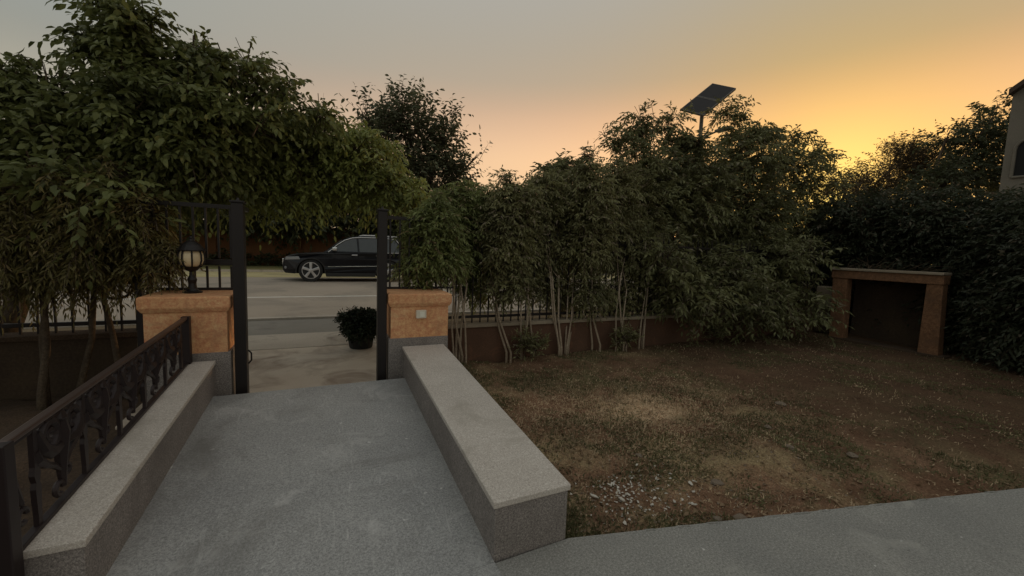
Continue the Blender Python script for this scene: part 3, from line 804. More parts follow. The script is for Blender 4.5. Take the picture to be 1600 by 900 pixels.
def crown(name, lobes, n, L, W, parent, mat, seed, dr=None, per=9, slen=.34, up=.3, droop=.25, leafdroop=.5, gap=.28, shell=.45, org=(0, 0, 0), twig=True, six=False, spread=.9):
    """leaf sprigs spread through ellipsoid lobes (x, y, z, rx, rz); a gap threshold on a 3-D value field opens holes"""
    rg = np.random.RandomState(seed)
    lb = np.array([l[:5] for l in lobes], float)
    rx, rz = np.maximum(lb[:, 3] - slen * .38, lb[:, 3] * .45), np.maximum(lb[:, 4] - slen * .38, lb[:, 4] * .45)
    ry = (rx + rz) * .5 if dr is None else np.full(len(lb), dr)
    wgt = rx * rz * np.maximum(ry, .2); wgt = (rx * rz) ** .9; wgt /= wgt.sum()
    li = rg.choice(len(lb), int(n * 1.6), p=wgt)
    u = unit(rg.normal(size=(len(li), 3)))
    r = shell + (1 - shell) * rg.rand(len(li)) ** .6
    inner = rg.rand(len(li)) < .25
    r[inner] *= rg.rand(inner.sum())
    off = u * r[:, None] * np.stack([rx[li], ry[li], rz[li]], -1)
    P = lb[li, :3] + off
    f = vnoise(P[:, 0] + P[:, 1] * .7, P[:, 2] - P[:, 1] * .5, .33) * .6 + vnoise(P[:, 0] * 1.3 - 4, P[:, 2] + P[:, 1], .15) * .4
    keep = f > gap
    P, u = P[keep][:n], u[keep][:n]
    n = len(P)
    ax = unit(u * np.array([1, 1, .8]) * spread + rg.normal(size=(n, 3)) * .45 + np.array([0, 0, up]))
    sl = slen * (0.6 + .7 * rg.rand(n))
    T = (np.arange(per) + .6) / per
    dn = np.array([0, 0, -1.0])
    B = P[:, None, :] + ax[:, None, :] * (sl[:, None] * T)[..., None] + dn * (droop * sl[:, None] * T ** 2)[..., None]
    side = unit(np.cross(ax, np.array([0, 0, 1.0]) + rg.normal(size=(n, 3)) * .3))
    sg = np.where(np.arange(per) % 2 == 0, 1.0, -1.0)
    sg[-1] = 0.0
    D = ax[:, None, :] * .65 + side[:, None, :] * sg[None, :, None] * .85 + dn * leafdroop + rg.normal(size=(n, per, 3)) * .28
    D = unit(D).reshape(-1, 3); B = B.reshape(-1, 3)
    N = unit(np.array([0, 0, 1.0]) + rg.normal(size=D.shape) * .55)
    Wv = unit(np.cross(D, N)); N = unit(np.cross(Wv, D))
    m = len(B)
    l = (L * (.65 + .6 * rg.rand(m)))[:, None]; w_ = (W * (.7 + .5 * rg.rand(m)))[:, None]
    o = np.array(org, float)
    B = B - o
    if six:
        V = np.stack([B, B + D * l * .3 + Wv * w_ * .5 + N * w_ * .18, B + D * l * .68 + Wv * w_ * .42 + N * w_ * .12 - N * l * .04, B + D * l - N * l * .16,
                      B + D * l * .68 - Wv * w_ * .42 + N * w_ * .12 - N * l * .04, B + D * l * .3 - Wv * w_ * .5 + N * w_ * .18], 1).reshape(-1, 3)
        t = np.array([[0, 1, 5], [1, 2, 5], [2, 4, 5], [2, 3, 4]])
        tr = (np.arange(m)[:, None, None] * 6 + t[None]).reshape(-1, 3)
    else:
        V = np.stack([B, B + D * l * .45 + Wv * w_ * .5 + N * w_ * .2, B + D * l - N * l * .12, B + D * l * .45 - Wv * w_ * .5 + N * w_ * .2], 1).reshape(-1, 3)
        t = np.array([[0, 1, 2], [0, 2, 3]])
        tr = (np.arange(m)[:, None, None] * 4 + t[None]).reshape(-1, 3)
    me = np_mesh(name, V, tr, [mat])
    c = link(name, me, None, parent)
    if twig:
        tw = slen * .02
        A = P - o - ax * slen * .7; E_ = P - o + ax * sl[:, None] + dn * (droop * sl)[:, None]; Mi = P - o + ax * sl[:, None] * .5 + dn * (droop * sl)[:, None] * .25
        V = np.stack([A + side * .006, A - side * .006, Mi + side * .004, Mi - side * .004, E_], 1).reshape(-1, 3)
        t = np.array([[0, 2, 1], [1, 2, 3], [2, 4, 3]])
        tr = (np.arange(n)[:, None, None] * 5 + t[None]).reshape(-1, 3)
        me = np_mesh('twigs', V, tr, [M['darkbark']])
        tag(link('twigs', me, None, parent), kind='stuff')
    return c

def tree(name, lobes, foot, label, n, L, W, mat, seed, bark='darkbark', tr=.09, group=None, cat='tree', dr=None, fork=.45, stems=1, airy=None, airy_n=0, low=None, fkz=None, **k):
    t = empty(name, foot, label, cat, group)
    rg = random.Random(seed)
    f = Vector(foot)
    for s in range(stems):
        b = MB()
        base = Vector((rg.uniform(-.17, .17), rg.uniform(-.05, .05), -.12)) if stems > 1 else Vector((0, 0, -.12))
        cz = sum(l[2] for l in lobes) / len(lobes); zl = min(l[2] - l[4] for l in lobes)
        cx = sum(l[0] for l in lobes) / len(lobes); cy = sum(l[1] for l in lobes) / len(lobes)
        fk = Vector(((cx - foot[0]) * .3 + rg.uniform(-.1, .1), (cy - foot[1]) * .3, (max(zl, .4) - foot[2]) * .55 + (cz - foot[2]) * fork * .45))
        if fkz: fk.z = fkz * rg.uniform(.85, 1.15)
        mid = base.lerp(fk, .5) + Vector((rg.uniform(-.03, .03), rg.uniform(-.03, .03), 0)) * (1 + tr * 6)
        r_ = tr * (.6 if stems > 1 else 1) * rg.uniform(.85, 1.15)
        b.tube([base, base + Vector((0, 0, .25)), mid, fk], [r_ * 1.25, r_, r_ * .82, r_ * .7], 9)
        tk = b.build('trunk', M[bark], t, smooth=True)
        b = MB()
        for q, l in enumerate(lobes):
            if q % min(stems, len(lobes)) != s: continue
            e = Vector(l[:3]) - f
            m1 = fk.lerp(e, .5) + Vector((rg.uniform(-.1, .1), rg.uniform(-.1, .1), rg.uniform(.0, .15))) * l[3]
            b.tube([fk - Vector((0, 0, .05)), m1, e], [r_ * .5, r_ * .33, r_ * .14], 6)
            for z in range(3):
                d = Vector((rg.uniform(-1, 1) * l[3], rg.uniform(-.5, .5) * l[3], rg.uniform(.1, 1) * l[4])) * .85
                b.tube([m1.lerp(e, rg.uniform(.2, .9)), e + d * .5, e + d], [r_ * .18, r_ * .1, r_ * .04], 4)
        if len(b.bm.verts): b.build('limb', M[bark], t, smooth=True)
        else: b.bm.free()
    crown('crown', lobes, n, L, W, t, mat, seed, dr=dr, org=foot, **k)
    if low:
        crown('hanging_boughs', low, 260, L, W, t, mat, seed + 900, dr=.3, org=foot, **k)
    if airy:
        k2 = dict(k); k2.update(gap=.50, shell=.1, slen=k.get('slen', .34) * .9)
        crown('outer_sprays', airy, airy_n, L, W, t, mat, seed + 500, dr=(dr or .5) * .6, org=foot, **k2)
    return t

LOBES = {'BROAD': [(-1.73, 5.9, 3.01, 0.42, 0.25), (-1.24, 5.9, 3.13, 0.37, 0.18), (-2.35, 5.9, 2.54, 0.61, 0.22), (-2.83, 5.9, 2.44, 0.26, 0.22), (-1.66, 5.9, 2.75, 0.79, 0.32), (-1.06, 5.9, 2.91, 0.45, 0.26), (-2.7, 5.9, 2.3, 0.52, 0.26), (-2.05, 5.9, 2.35, 0.77, 0.31), (-1.37, 5.9, 2.5, 0.59, 0.37), (-0.6, 5.9, 2.98, 0.27, 0.25)], 'BROADLOW': [(-2.21, 4.9, 2.03, 0.27, 0.14), (-1.89, 4.9, 1.98, 0.28, 0.14), (-1.56, 4.9, 2.01, 0.21, 0.17), (-2.37, 4.9, 1.83, 0.16, 0.16), (-2.02, 4.9, 1.71, 0.25, 0.11), (-1.47, 4.9, 1.75, 0.08, 0.13), (-1.72, 4.9, 1.82, 0.2, 0.12)], 'BROADAIR': [(-1.94, 5.9, 3.91, 0.2, 0.18), (-1.78, 5.9, 3.74, 0.26, 0.22), (-2.1, 5.9, 3.59, 0.19, 0.16), (-2.34, 5.9, 3.67, 0.11, 0.05), (-2.21, 5.9, 3.51, 0.13, 0.08), (-2.54, 5.9, 3.15, 0.23, 0.12), (-2.75, 5.9, 2.92, 0.22, 0.16), (-2.43, 5.9, 2.92, 0.33, 0.17), (-1.34, 5.9, 3.67, 0.22, 0.13), (-0.82, 5.9, 3.72, 0.12, 0.15), (-1.04, 5.9, 3.53, 0.3, 0.16), (-0.76, 5.9, 3.4, 0.21, 0.15), (-0.39, 5.9, 3.36, 0.28, 0.14), (-0.04, 5.9, 3.24, 0.25, 0.1), (-1.67, 5.9, 3.86, 0.11, 0.13), (-1.82, 5.9, 3.43, 0.31, 0.19), (-1.58, 5.9, 3.38, 0.28, 0.18), (-1.2, 5.9, 3.42, 0.29, 0.18), (-2.67, 5.9, 2.75, 0.32, 0.16), (-2.15, 5.9, 3.74, 0.05, 0.07), (-0.72, 5.9, 3.63, 0.06, 0.09), (-2.24, 5.9, 2.82, 0.41, 0.17), (-1.7, 5.9, 3.15, 0.35, 0.17), (-2.79, 5.9, 3.13, 0.06, 0.08)], 'GREEN': [(-0.54, 6.8, 3.08, 0.55, 0.41), (0.04, 6.8, 3.12, 0.48, 0.38), (-0.3, 6.8, 2.71, 0.84, 0.52), (0.54, 6.8, 2.9, 0.59, 0.54), (-0.9, 6.8, 2.55, 0.54, 0.45), (0.92, 6.8, 2.55, 0.41, 0.41), (0.13, 6.8, 2.54, 0.58, 0.31), (-1.08, 6.8, 3.0, 0.53, 0.44), (-0.63, 6.8, 2.26, 0.64, 0.24), (0.78, 6.8, 2.52, 0.51, 0.32), (1.33, 6.8, 2.39, 0.32, 0.32), (-1.31, 6.8, 2.33, 0.52, 0.31)], 'UPRIGHT': [(1.86, 10.0, 4.32, 0.76, 0.73), (1.27, 10.0, 4.3, 0.53, 0.5), (2.63, 10.0, 4.13, 0.6, 0.66), (2.17, 10.0, 3.39, 1.16, 0.62), (1.58, 10.0, 4.93, 0.21, 0.36), (2.03, 10.0, 4.93, 0.21, 0.33), (3.06, 10.0, 3.41, 0.56, 0.64), (0.83, 10.0, 4.58, 0.2, 0.26), (2.78, 10.0, 4.69, 0.22, 0.28), (3.55, 10.0, 3.94, 0.2, 0.39), (1.06, 10.0, 3.84, 0.44, 0.59)], 'SCREEN0': [(1.22, 5.1, 1.77, 0.36, 0.3), (1.33, 5.1, 1.48, 0.39, 0.25), (1.3, 5.1, 1.96, 0.29, 0.2), (1.08, 5.1, 1.35, 0.29, 0.17)], 'SCREENAIR0': [(1.29, 5.1, 2.2, 0.1, 0.13), (1.28, 5.1, 2.05, 0.15, 0.13), (1.17, 5.1, 1.07, 0.21, 0.15)], 'SCREEN1': [(1.75, 5.75, 1.98, 0.49, 0.44), (1.79, 5.75, 1.59, 0.51, 0.37), (1.76, 5.75, 2.27, 0.39, 0.29), (1.79, 5.75, 1.37, 0.39, 0.26)], 'SCREENAIR1': [(1.71, 5.75, 2.56, 0.11, 0.15), (1.84, 5.75, 2.42, 0.17, 0.15), (1.97, 5.75, 1.01, 0.25, 0.17)], 'SCREEN2': [(2.26, 6.05, 2.0, 0.51, 0.52), (2.41, 6.05, 1.55, 0.54, 0.44), (2.26, 6.05, 2.36, 0.4, 0.34), (2.26, 6.05, 1.26, 0.41, 0.3)], 'SCREENAIR2': [(2.09, 6.05, 2.63, 0.12, 0.16), (2.22, 6.05, 2.52, 0.18, 0.16), (2.21, 6.05, 0.88, 0.27, 0.18)], 'SCREEN3': [(2.47, 5.45, 2.03, 0.49, 0.5), (2.45, 5.45, 1.6, 0.52, 0.42), (2.55, 5.45, 2.39, 0.39, 0.33), (2.52, 5.45, 1.09, 0.4, 0.29)], 'SCREENAIR3': [(2.37, 5.45, 2.65, 0.11, 0.15), (2.36, 5.45, 2.53, 0.17, 0.15), (2.36, 5.45, 0.96, 0.25, 0.17)], 'SCREEN4': [(3.08, 5.75, 2.1, 0.51, 0.58), (3.1, 5.75, 1.61, 0.54, 0.49), (3.19, 5.75, 2.54, 0.41, 0.39), (3.21, 5.75, 1.1, 0.42, 0.35)], 'SCREENAIR4': [(3.17, 5.75, 2.96, 0.12, 0.16), (3.18, 5.75, 2.73, 0.18, 0.16), (3.33, 5.75, 0.87, 0.27, 0.19)], 'SCREEN5': [(3.76, 6.05, 2.2, 0.53, 0.65), (3.89, 6.05, 1.66, 0.57, 0.55), (3.83, 6.05, 2.68, 0.42, 0.43), (3.76, 6.05, 0.86, 0.43, 0.39)], 'SCREENAIR5': [(3.89, 6.05, 3.08, 0.13, 0.18), (3.89, 6.05, 2.9, 0.2, 0.18), (3.96, 6.05, 0.82, 0.3, 0.21)], 'SCREEN6': [(3.89, 5.45, 2.22, 0.5, 0.63), (3.91, 5.45, 1.7, 0.52, 0.53), (3.87, 5.45, 2.69, 0.39, 0.42), (3.97, 5.45, 0.96, 0.41, 0.38)], 'SCREENAIR6': [(3.83, 5.45, 3.14, 0.12, 0.16), (3.76, 5.45, 2.88, 0.18, 0.16), (4.18, 5.45, 0.9, 0.28, 0.19)], 'SCREEN7': [(4.68, 5.75, 2.3, 0.54, 0.73), (4.88, 5.75, 1.71, 0.58, 0.62), (4.62, 5.75, 2.84, 0.43, 0.48), (4.83, 5.75, 0.85, 0.44, 0.44)], 'SCREENAIR7': [(4.69, 5.75, 3.33, 0.13, 0.18), (4.43, 5.75, 3.06, 0.2, 0.18), (4.69, 5.75, 0.79, 0.3, 0.21)], 'SCREEN8': [(5.53, 6.05, 2.26, 0.54, 0.81), (5.68, 6.05, 1.61, 0.58, 0.69), (5.35, 6.05, 2.85, 0.42, 0.53), (5.92, 6.05, 0.85, 0.45, 0.49)], 'SCREENAIR8': [(5.63, 6.05, 3.39, 0.15, 0.19), (5.82, 6.05, 3.17, 0.22, 0.2), (5.81, 6.05, 0.58, 0.33, 0.23)], 'SPREADAIR': [(5.83, 6.6, 4.1, 0.23, 0.32), (5.2, 6.6, 3.76, 0.2, 0.25), (6.59, 6.6, 4.35, 0.22, 0.3), (8.3, 6.6, 4.84, 0.15, 0.38), (8.26, 6.6, 4.38, 0.2, 0.32), (9.81, 6.6, 4.64, 0.22, 0.22), (10.82, 6.6, 4.71, 0.26, 0.23), (7.09, 6.6, 3.99, 0.55, 0.19), (9.13, 6.6, 4.46, 0.61, 0.27), (4.74, 6.6, 3.81, 0.15, 0.22), (11.71, 6.6, 4.35, 0.27, 0.27), (5.62, 6.6, 3.63, 0.45, 0.39), (4.05, 6.6, 3.13, 0.48, 0.17), (5.8, 6.6, 4.41, 0.1, 0.16)], 'SPREAD': [(5.89, 6.6, 3.35, 0.66, 0.59), (7.16, 6.6, 3.36, 0.98, 0.63), (8.76, 6.6, 3.83, 0.9, 0.67), (10.54, 6.6, 4.0, 0.73, 0.61), (11.42, 6.6, 3.58, 0.47, 0.64), (6.84, 6.6, 2.71, 1.32, 0.97), (9.15, 6.6, 2.59, 1.54, 1.23), (8.2, 6.6, 1.34, 1.65, 1.12), (11.15, 6.6, 1.89, 1.35, 1.52), (5.71, 6.6, 2.49, 0.72, 0.99), (5.87, 5.35, 0.91, 0.7, 0.64), (7.38, 5.3, 0.77, 0.76, 0.7), (8.78, 5.35, 0.74, 0.68, 0.75), (5.18, 5.5, 1.59, 0.4, 0.68), (6.96, 5.6, 1.38, 0.76, 0.51), (8.81, 5.6, 1.69, 0.83, 0.56)], 'FARLOW': [(29.66, 12.0, 7.68, 1.81, 1.08), (32.67, 12.0, 7.88, 1.91, 1.14), (25.98, 12.0, 6.05, 1.19, 0.75), (24.26, 12.0, 5.54, 0.82, 0.59), (31.43, 12.0, 6.63, 2.25, 1.31), (23.19, 12.0, 5.12, 1.29, 0.81), (27.48, 12.0, 5.18, 2.45, 1.23)], 'FARHIGH': [(29.41, 9.0, 8.01, 1.27, 1.14), (25.92, 9.0, 7.49, 0.65, 0.53), (31.22, 9.0, 9.54, 0.72, 0.82), (29.24, 9.0, 6.28, 1.91, 1.11), (26.0, 9.0, 5.48, 1.49, 0.89), (32.82, 9.0, 8.02, 0.75, 1.53), (35.16, 9.0, 6.25, 1.43, 1.43)], 'DARKA': [(11.6, 5.32, 2.53, 1.22, 0.84), (11.8, 5.47, 1.14, 0.95, 1.11), (11.6, 4.94, 1.78, 0.89, 0.74), (11.8, 5.99, 2.25, 0.82, 0.98)], 'DARKB': [(11.8, 4.2, 2.5, 1.03, 0.83), (11.8, 4.21, 1.53, 0.98, 0.77), (12.0, 4.52, 0.64, 1.03, 0.73)], 'DARKC': [(11.6, 3.23, 2.2, 0.86, 0.92), (11.2, 3.14, 1.1, 0.72, 0.85), (11.0, 2.77, 0.33, 0.69, 0.52), (11.6, 3.46, 0.54, 0.58, 0.64)], 'DARKD': [(10.8, 2.33, 2.04, 0.79, 1.05), (10.2, 2.08, 0.83, 0.74, 0.89), (10.0, 1.67, 1.65, 0.82, 1.09)], 'LEFT0': [(-2.41, 5.0, 1.69, 0.33, 0.39), (-2.41, 5.0, 1.35, 0.3, 0.22), (-2.41, 5.0, 1.98, 0.16, 0.14), (-2.32, 5.0, 1.89, 0.17, 0.14)], 'LEFT1': [(-2.28, 5.2, 1.74, 0.29, 0.41), (-2.27, 5.2, 1.37, 0.27, 0.24), (-2.23, 5.2, 2.13, 0.15, 0.15), (-2.18, 5.2, 1.95, 0.15, 0.15)], 'LEFT2': [(-1.96, 5.0, 1.78, 0.29, 0.38), (-1.95, 5.0, 1.42, 0.26, 0.24), (-1.96, 5.0, 2.08, 0.14, 0.15), (-1.86, 5.0, 1.99, 0.15, 0.15)], 'LEFT3': [(-1.78, 5.2, 1.78, 0.3, 0.4), (-1.77, 5.2, 1.38, 0.27, 0.25), (-1.73, 5.2, 2.19, 0.15, 0.16), (-1.68, 5.2, 2.0, 0.15, 0.16)], 'DRAPE': [(-1.47, 4.85, 1.42, 0.13, 0.3), (-1.33, 4.85, 1.46, 0.15, 0.17), (-1.5, 4.85, 1.83, 0.18, 0.24)]}
TB = LOBES
tree('broadleaf_tree', TB['BROAD'], (-3.3, 6.3, 0), 'tall broad-leaved dark tree at the upper left reaching highest into the sky', 3100, .098, .040, LV['broad'], 1, airy=TB['BROADAIR'], airy_n=1500, low=TB['BROADLOW'], tr=.13, dr=.75, per=10, slen=.42, droop=.35, leafdroop=.65, gap=.39, six=True)
tree('overhanging_tree', TB['GREEN'], (1.45, 7.05, 0), 'bright green drooping tree overhanging the gate opening and the black car', 2600, .095, .036, LV['green'], 2, fkz=2.35, tr=.06, dr=.7, per=10, slen=.36, droop=.6, leafdroop=.8, gap=.26, six=True)
tree('upright_tree', TB['UPRIGHT'], (2.3, 10.3, 0), 'open grey-green tree with upright branches against the pale sky left of centre', 850, .12, .055, LV['upright'], 3, tr=.09, dr=.6, per=9, slen=.5, up=1.1, droop=.05, leafdroop=.45, gap=.30, six=True, spread=.5)
stems_x = [(1.62, 5.30), (1.84, 5.33), (2.33, 5.30), (2.80, 5.36), (3.30, 5.30), (3.62, 5.36), (4.05, 5.34), (4.52, 5.22), (5.1, 5.34)]
slab_ = ['thin-stemmed leafy tree next to the right orange pillar, first of the screen', 'twin-stemmed slender tree, second in the screen from the right pillar', 'slender screen tree with one pale straight stem, third from the right pillar',
         'slender screen tree fourth from the right pillar with dusty narrow leaves', 'slender screen tree in the middle of the row of nine, dusty brown leaves', 'slender screen tree sixth from the right pillar in the dusty brown row',
         'slender screen tree seventh from the right pillar behind the straw patch', 'slender screen tree eighth from the right pillar near the big dark bush', 'last slender screen tree touching the big dark bush']
for i in range(9):
    tree('screen_tree', TB['SCREEN%d' % i], (stems_x[i][0], stems_x[i][1], -.03), slab_[i], 1250, .085, .024, LV['screen'] if i < 3 else LV['screenbrown'], 20 + i, fkz=1.15, airy=TB['SCREENAIR%d' % i], airy_n=90, bark='bark', tr=.027, dr=.30,
         group='slender trees screening the boundary wall', stems=2 if i in (2, 6) else 3, per=10, slen=.2, up=.25, droop=.45, leafdroop=.65, gap=.12, shell=.1)
tree('spreading_bush', TB['SPREAD'], (8.0, 6.9, 0), 'largest bush right of centre, dark and rounded, under the solar street lamp', 8200, .125, .042, LV['spread'], 4, airy=TB['SPREADAIR'], airy_n=900, tr=.11, dr=1.0, per=10, slen=.36, droop=.35, leafdroop=.6, gap=.12, shell=.2, stems=4)
tree('distant_tree', TB['FARLOW'], (22.5, 12, 0), 'low fine-leaved tree against the brightest glow of the sunset', 2000, .17, .06, LV['fardry'], 5, tr=.16, dr=1.1, per=9, slen=.7, up=.9, droop=.1, gap=.25)
tree('distant_tree', TB['FARHIGH'], (22.5, 9, 0), 'tall ragged tree with glowing gaps beside the grey house', 1300, .24, .10, LV['far'], 6, tr=.2, dr=1.0, per=8, slen=.75, up=.4, droop=.2, gap=.34)
tree('hedge_shrub', TB['DARKA'], (11.9, 6.0, 0), 'dark dense shrub behind the left column of the orange frame', 3200, .11, .04, LV['dark'], 7, tr=.06, dr=.8, cat='shrub', per=9, slen=.35, droop=.4, gap=.2)
tree('hedge_shrub', TB['DARKB'], (12.0, 4.2, 0), 'dark dense shrub filling the opening of the orange frame', 3200, .11, .04, LV['dark'], 8, tr=.06, dr=.8, cat='shrub', per=9, slen=.35, droop=.4, gap=.2)
tree('hedge_shrub', TB['DARKC'], (11.6, 2.7, 0), 'dark dense shrub right of the orange frame holding the pale scrap', 3200, .11, .04, LV['dark'], 9, tr=.06, dr=.7, cat='shrub', per=9, slen=.35, droop=.4, gap=.2)
tree('hedge_shrub', TB['DARKD'], (10.8, 1.6, 0), 'nearest dark hedge shrub at the right edge of the photo', 3200, .11, .04, LV['dark'], 10, tr=.06, dr=.8, cat='shrub', per=9, slen=.35, droop=.4, gap=.2)
lft = [(-3.3, 5.1), (-2.85, 5.15), (-2.4, 5.1), (-2.0, 5.2)]
ll = ['olive fine-leaved tree nearest the left edge of the photo', 'olive fine-leaved tree second from the left edge', 'olive fine-leaved tree third from the left edge, before the ring scroll', 'olive fine-leaved tree beside the left orange pillar']
for i in range(4):
    tree('feathery_tree', TB['LEFT%d' % i], (lft[i][0], lft[i][1], 0), ll[i], 1000, .075, .016, LV['olive'], 40 + i, fkz=1.3, bark='darkbark', tr=.05, dr=.4, group='olive feathery trees over the left garden bed', per=12, slen=.25, up=.2, droop=.8, leafdroop=.9, gap=.2, shell=.3, stems=2)
tree('draping_shrub', TB['DRAPE'], (-1.75, 5.3, 0), 'small olive shrub draping over the fence behind the lantern', 330, .07, .016, LV['olive'], 50, tr=.02, cat='shrub', dr=.2, per=10, slen=.2, droop=.8, leafdroop=.9, gap=.25)
# big trees behind the far wall
rg = random.Random(8)
for i, (hx, hy, hz) in enumerate([(10.2, -1.2, 2.6), (9.4, -3.8, 2.8)]):  # unseen shrubs added past the right edge to shade the lawn
    tree('hedge_shrub', [(hx, hy, hz, 1.6, 1.9), (hx + .6, hy + .8, hz - .9, 1.5, 1.6), (hx + .2, hy - .8, hz - 1.3, 1.6, 1.3), (hx, hy, hz + 1.2, 1.1, 1.0)], (hx + .2, hy, 0), ['tall dark hedge shrub beyond the right edge of the photo', 'second tall dark hedge shrub beyond the right edge'][i],
         2600, .14, .06, LV['dark'], 110 + i, tr=.09, cat='shrub', dr=1.2, per=9, slen=.4, gap=.1)
fx = [-22, -16.5, -11, -6, -1.5, 3, 8, 14, 20, 27, 35]
where = ['farthest left of the row', 'second from the left of the row', 'third from the left of the row', 'left of the parked car', 'behind the bonnet of the parked car', 'behind the rear of the parked car', 'behind the upright tree', 'behind the screen trees', 'behind the solar lamp', 'behind the sunset gap', 'farthest right of the row']
for i, x in enumerate(fx):
    lob = [(x + rg.uniform(-1.5, 1.5), 28.4 + rg.uniform(-.8, .8), z + rg.uniform(-.3, .3), 3.0, 1.4) for z in (3.1, 4.3, 3.6, 4.9, 3.0)]
    tree('roadside_tree', lob, (x, 30.6, 0), 'large dark tree behind the far orange wall, ' + where[i], 950, .34, .17, LV['far'], 60 + i, tr=.2, dr=2.4, group='dark trees behind the far wall', per=8, slen=.9, gap=.12, twig=False)
# clipped low hedge before the far wall
hg = empty('low_hedge', (-34, 28, .1), 'low dark clipped hedge at the foot of the far orange wall', 'hedge')
crown('foliage', [(-34 + k * 1.1, 28.3, .45, .9, .55) for k in range(60)], 2600, .22, .12, hg, LV['far'], 77, dr=.5, per=6, slen=.3, gap=.0, org=(-34, 28, .1), twig=False, shell=.2)

# ---------------------------------------------------------------- planter by the gate
M['planter'] = plain('black_planter', (.012, .013, .012), .7)
pl = empty('planter', (.52, 6.62, 0), 'black tapered tub with a dark clipped bush just outside the gate', 'planter')
b = MB(); b.lathe([(.16, 0), (.17, .01), (.225, .34), (.24, .345), (.24, .38), (.21, .38), (.20, .34)], 24); b.build('tub', M['planter'], pl, smooth=False)
crown('foliage', [(.52, 6.62, .42, .29, .16), (.42, 6.6, .46, .24, .12), (.62, 6.64, .46, .24, .12), (.52, 6.5, .28, .24, .16), (.52, 6.6, .3, .26, .14)], 1300, .05, .03, pl, LV['box'], 78, dr=.24, per=7, slen=.08, gap=0, org=(.52, 6.62, 0), droop=.1, leafdroop=.2)

# dry twigs on the frame
tw = MB(); rg = random.Random(12)
for k in range(26):
    y = rg.uniform(-.6, .9); x = rg.uniform(-.05, .5); a = rg.uniform(-.6, .6)
    tw.tube([(x, y, .0), (x + rg.uniform(-.1, .1), y + a * .35, rg.uniform(.02, .12)), (x + rg.uniform(-.1, .1), y + a * .8, rg.uniform(.0, .26))], [.006, .005, .002], 4)
tag(tw.build('dry_brush', M['darkbark'], None, (10.02, 4.05, 1.495)), 'heap of dry brush twigs lying on top of the orange frame', 'brush', kind='stuff')

# ---------------------------------------------------------------- grass, litter and stones on the lawn
def lawn_z(x, y):
    x = np.asarray(x, float); y = np.asarray(y, float)
    return -.035 + .065 * ((vnoise(x, y, .9) - .5) * 1.2 + (vnoise(x, y, .27) - .5) * .6 + (vnoise(x, y, .09) - .5) * .35) + mound(x, y)
def blades(name, n, L, mat, seed, dens, label, cat):
    rg = np.random.RandomState(seed)
    x = 1.25 + rg.rand(n * 6) ** 1.5 * 9; ylo = 1.77 - (x - 1.24) * .242
    y = ylo + rg.rand(n * 6) ** 1.2 * (5.4 - ylo)
    k = rg.rand(n * 6) < dens(x, y)
    x, y = x[k][:n], y[k][:n]; m = len(x)
    z = lawn_z(x, y) - .004
    h = L * (.4 + .8 * rg.rand(m)); a = rg.rand(m) * 2 * np.pi; lean = rg.rand(m) * 1.6
    w_ = .0028 + .0026 * rg.rand(m)
    B = np.stack([x, y, z], -1)
    d = np.stack([np.cos(a) * lean, np.sin(a) * lean, np.ones(m) * .7], -1); d = unit(d)
    s = np.stack([-np.sin(a), np.cos(a), 0 * a], -1) * w_[:, None]
    V = np.stack([B - s, B + s, B + d * h[:, None] * .6 + s * .7, B + d * h[:, None] + np.array([0, 0, -1]) * (h * lean * .25)[:, None]], 1).reshape(-1, 3)
    t = np.array([[0, 1, 2], [0, 2, 3]])
    tr = (np.arange(m)[:, None, None] * 4 + t[None]).reshape(-1, 3)
    return tag(link(name, np_mesh(name, V, tr, [mat]), None, None), label, cat, kind='stuff')
LV['grass'] = leaf_mat('weedy_grass', (.07, .075, .032), (.15, .135, .065), .2, .8)
LV['straw'] = leaf_mat('dry_straw', (.32, .23, .14), (.54, .41, .27), .2, .9)
LV['litter'] = leaf_mat('dead_leaf_litter', (.14, .09, .055), (.30, .21, .13), .2, .9)
dg = lambda x, y: np.clip((vnoise(x, y, .55) * .6 + vnoise(x, y, .18) * .4 - .42) * 3.5, 0, 1) + .7 * np.exp(-((x - 1.3) / .28) ** 2)
blades('weedy_grass', 60000, .042, LV['grass'], 90, dg, 'short weedy grass thickest beside the low granite wall', 'grass')
blades('dry_straw', 26000, .04, LV['straw'], 91, lambda x, y: np.exp(-(((x - 3.1) / 1.1) ** 2 + ((y - 3.2) / .8) ** 2)) + .12 * vnoise(x, y, .4), 'pale dry straw scattered over the middle of the lawn', 'straw')  # blades follow the warm glow painted into the lawn
def scatter(name, n, L, W, mat, seed, cx, cy, sx, sy, label, cat, lo=.006):
    rg = np.random.RandomState(seed)
    x = cx + rg.normal(size=n) * sx; y = cy + rg.normal(size=n) * sy
    k = (y > 1.80 - (x - 1.24) * .242) & (x > 1.27) & (y < 5.3)
    x, y = x[k], y[k]; m = len(x); z = lawn_z(x, y) + lo
    a = rg.rand(m) * 6.28; D = unit(np.stack([np.cos(a), np.sin(a), rg.normal(size=m) * .25], -1)); N = unit(np.array([0, 0, 1.0]) + rg.normal(size=(m, 3)) * .3)
    Wv = unit(np.cross(D, N)); l = (L * (.4 + rg.rand(m)))[:, None]; w_ = (W * (.5 + rg.rand(m)))[:, None]; B = np.stack([x, y, z], -1)
    V = np.stack([B, B + D * l * .4 + Wv * w_ + N * w_ * .4, B + D * l, B + D * l * .5 - Wv * w_ + N * w_ * .4], 1).reshape(-1, 3)
    tr = (np.arange(m)[:, None, None] * 4 + np.array([[0, 1, 2], [0, 2, 3]])[None]).reshape(-1, 3)
    return tag(link(name, np_mesh(name, V, tr, [mat]), None, None), label, cat, kind='stuff')
scatter('leaf_litter', 2400, .042, .012, LV['litter'], 92, 2.4, 2.6, 1.6, 1.0, 'small dead leaves and bits strewn over the lawn', 'litter')
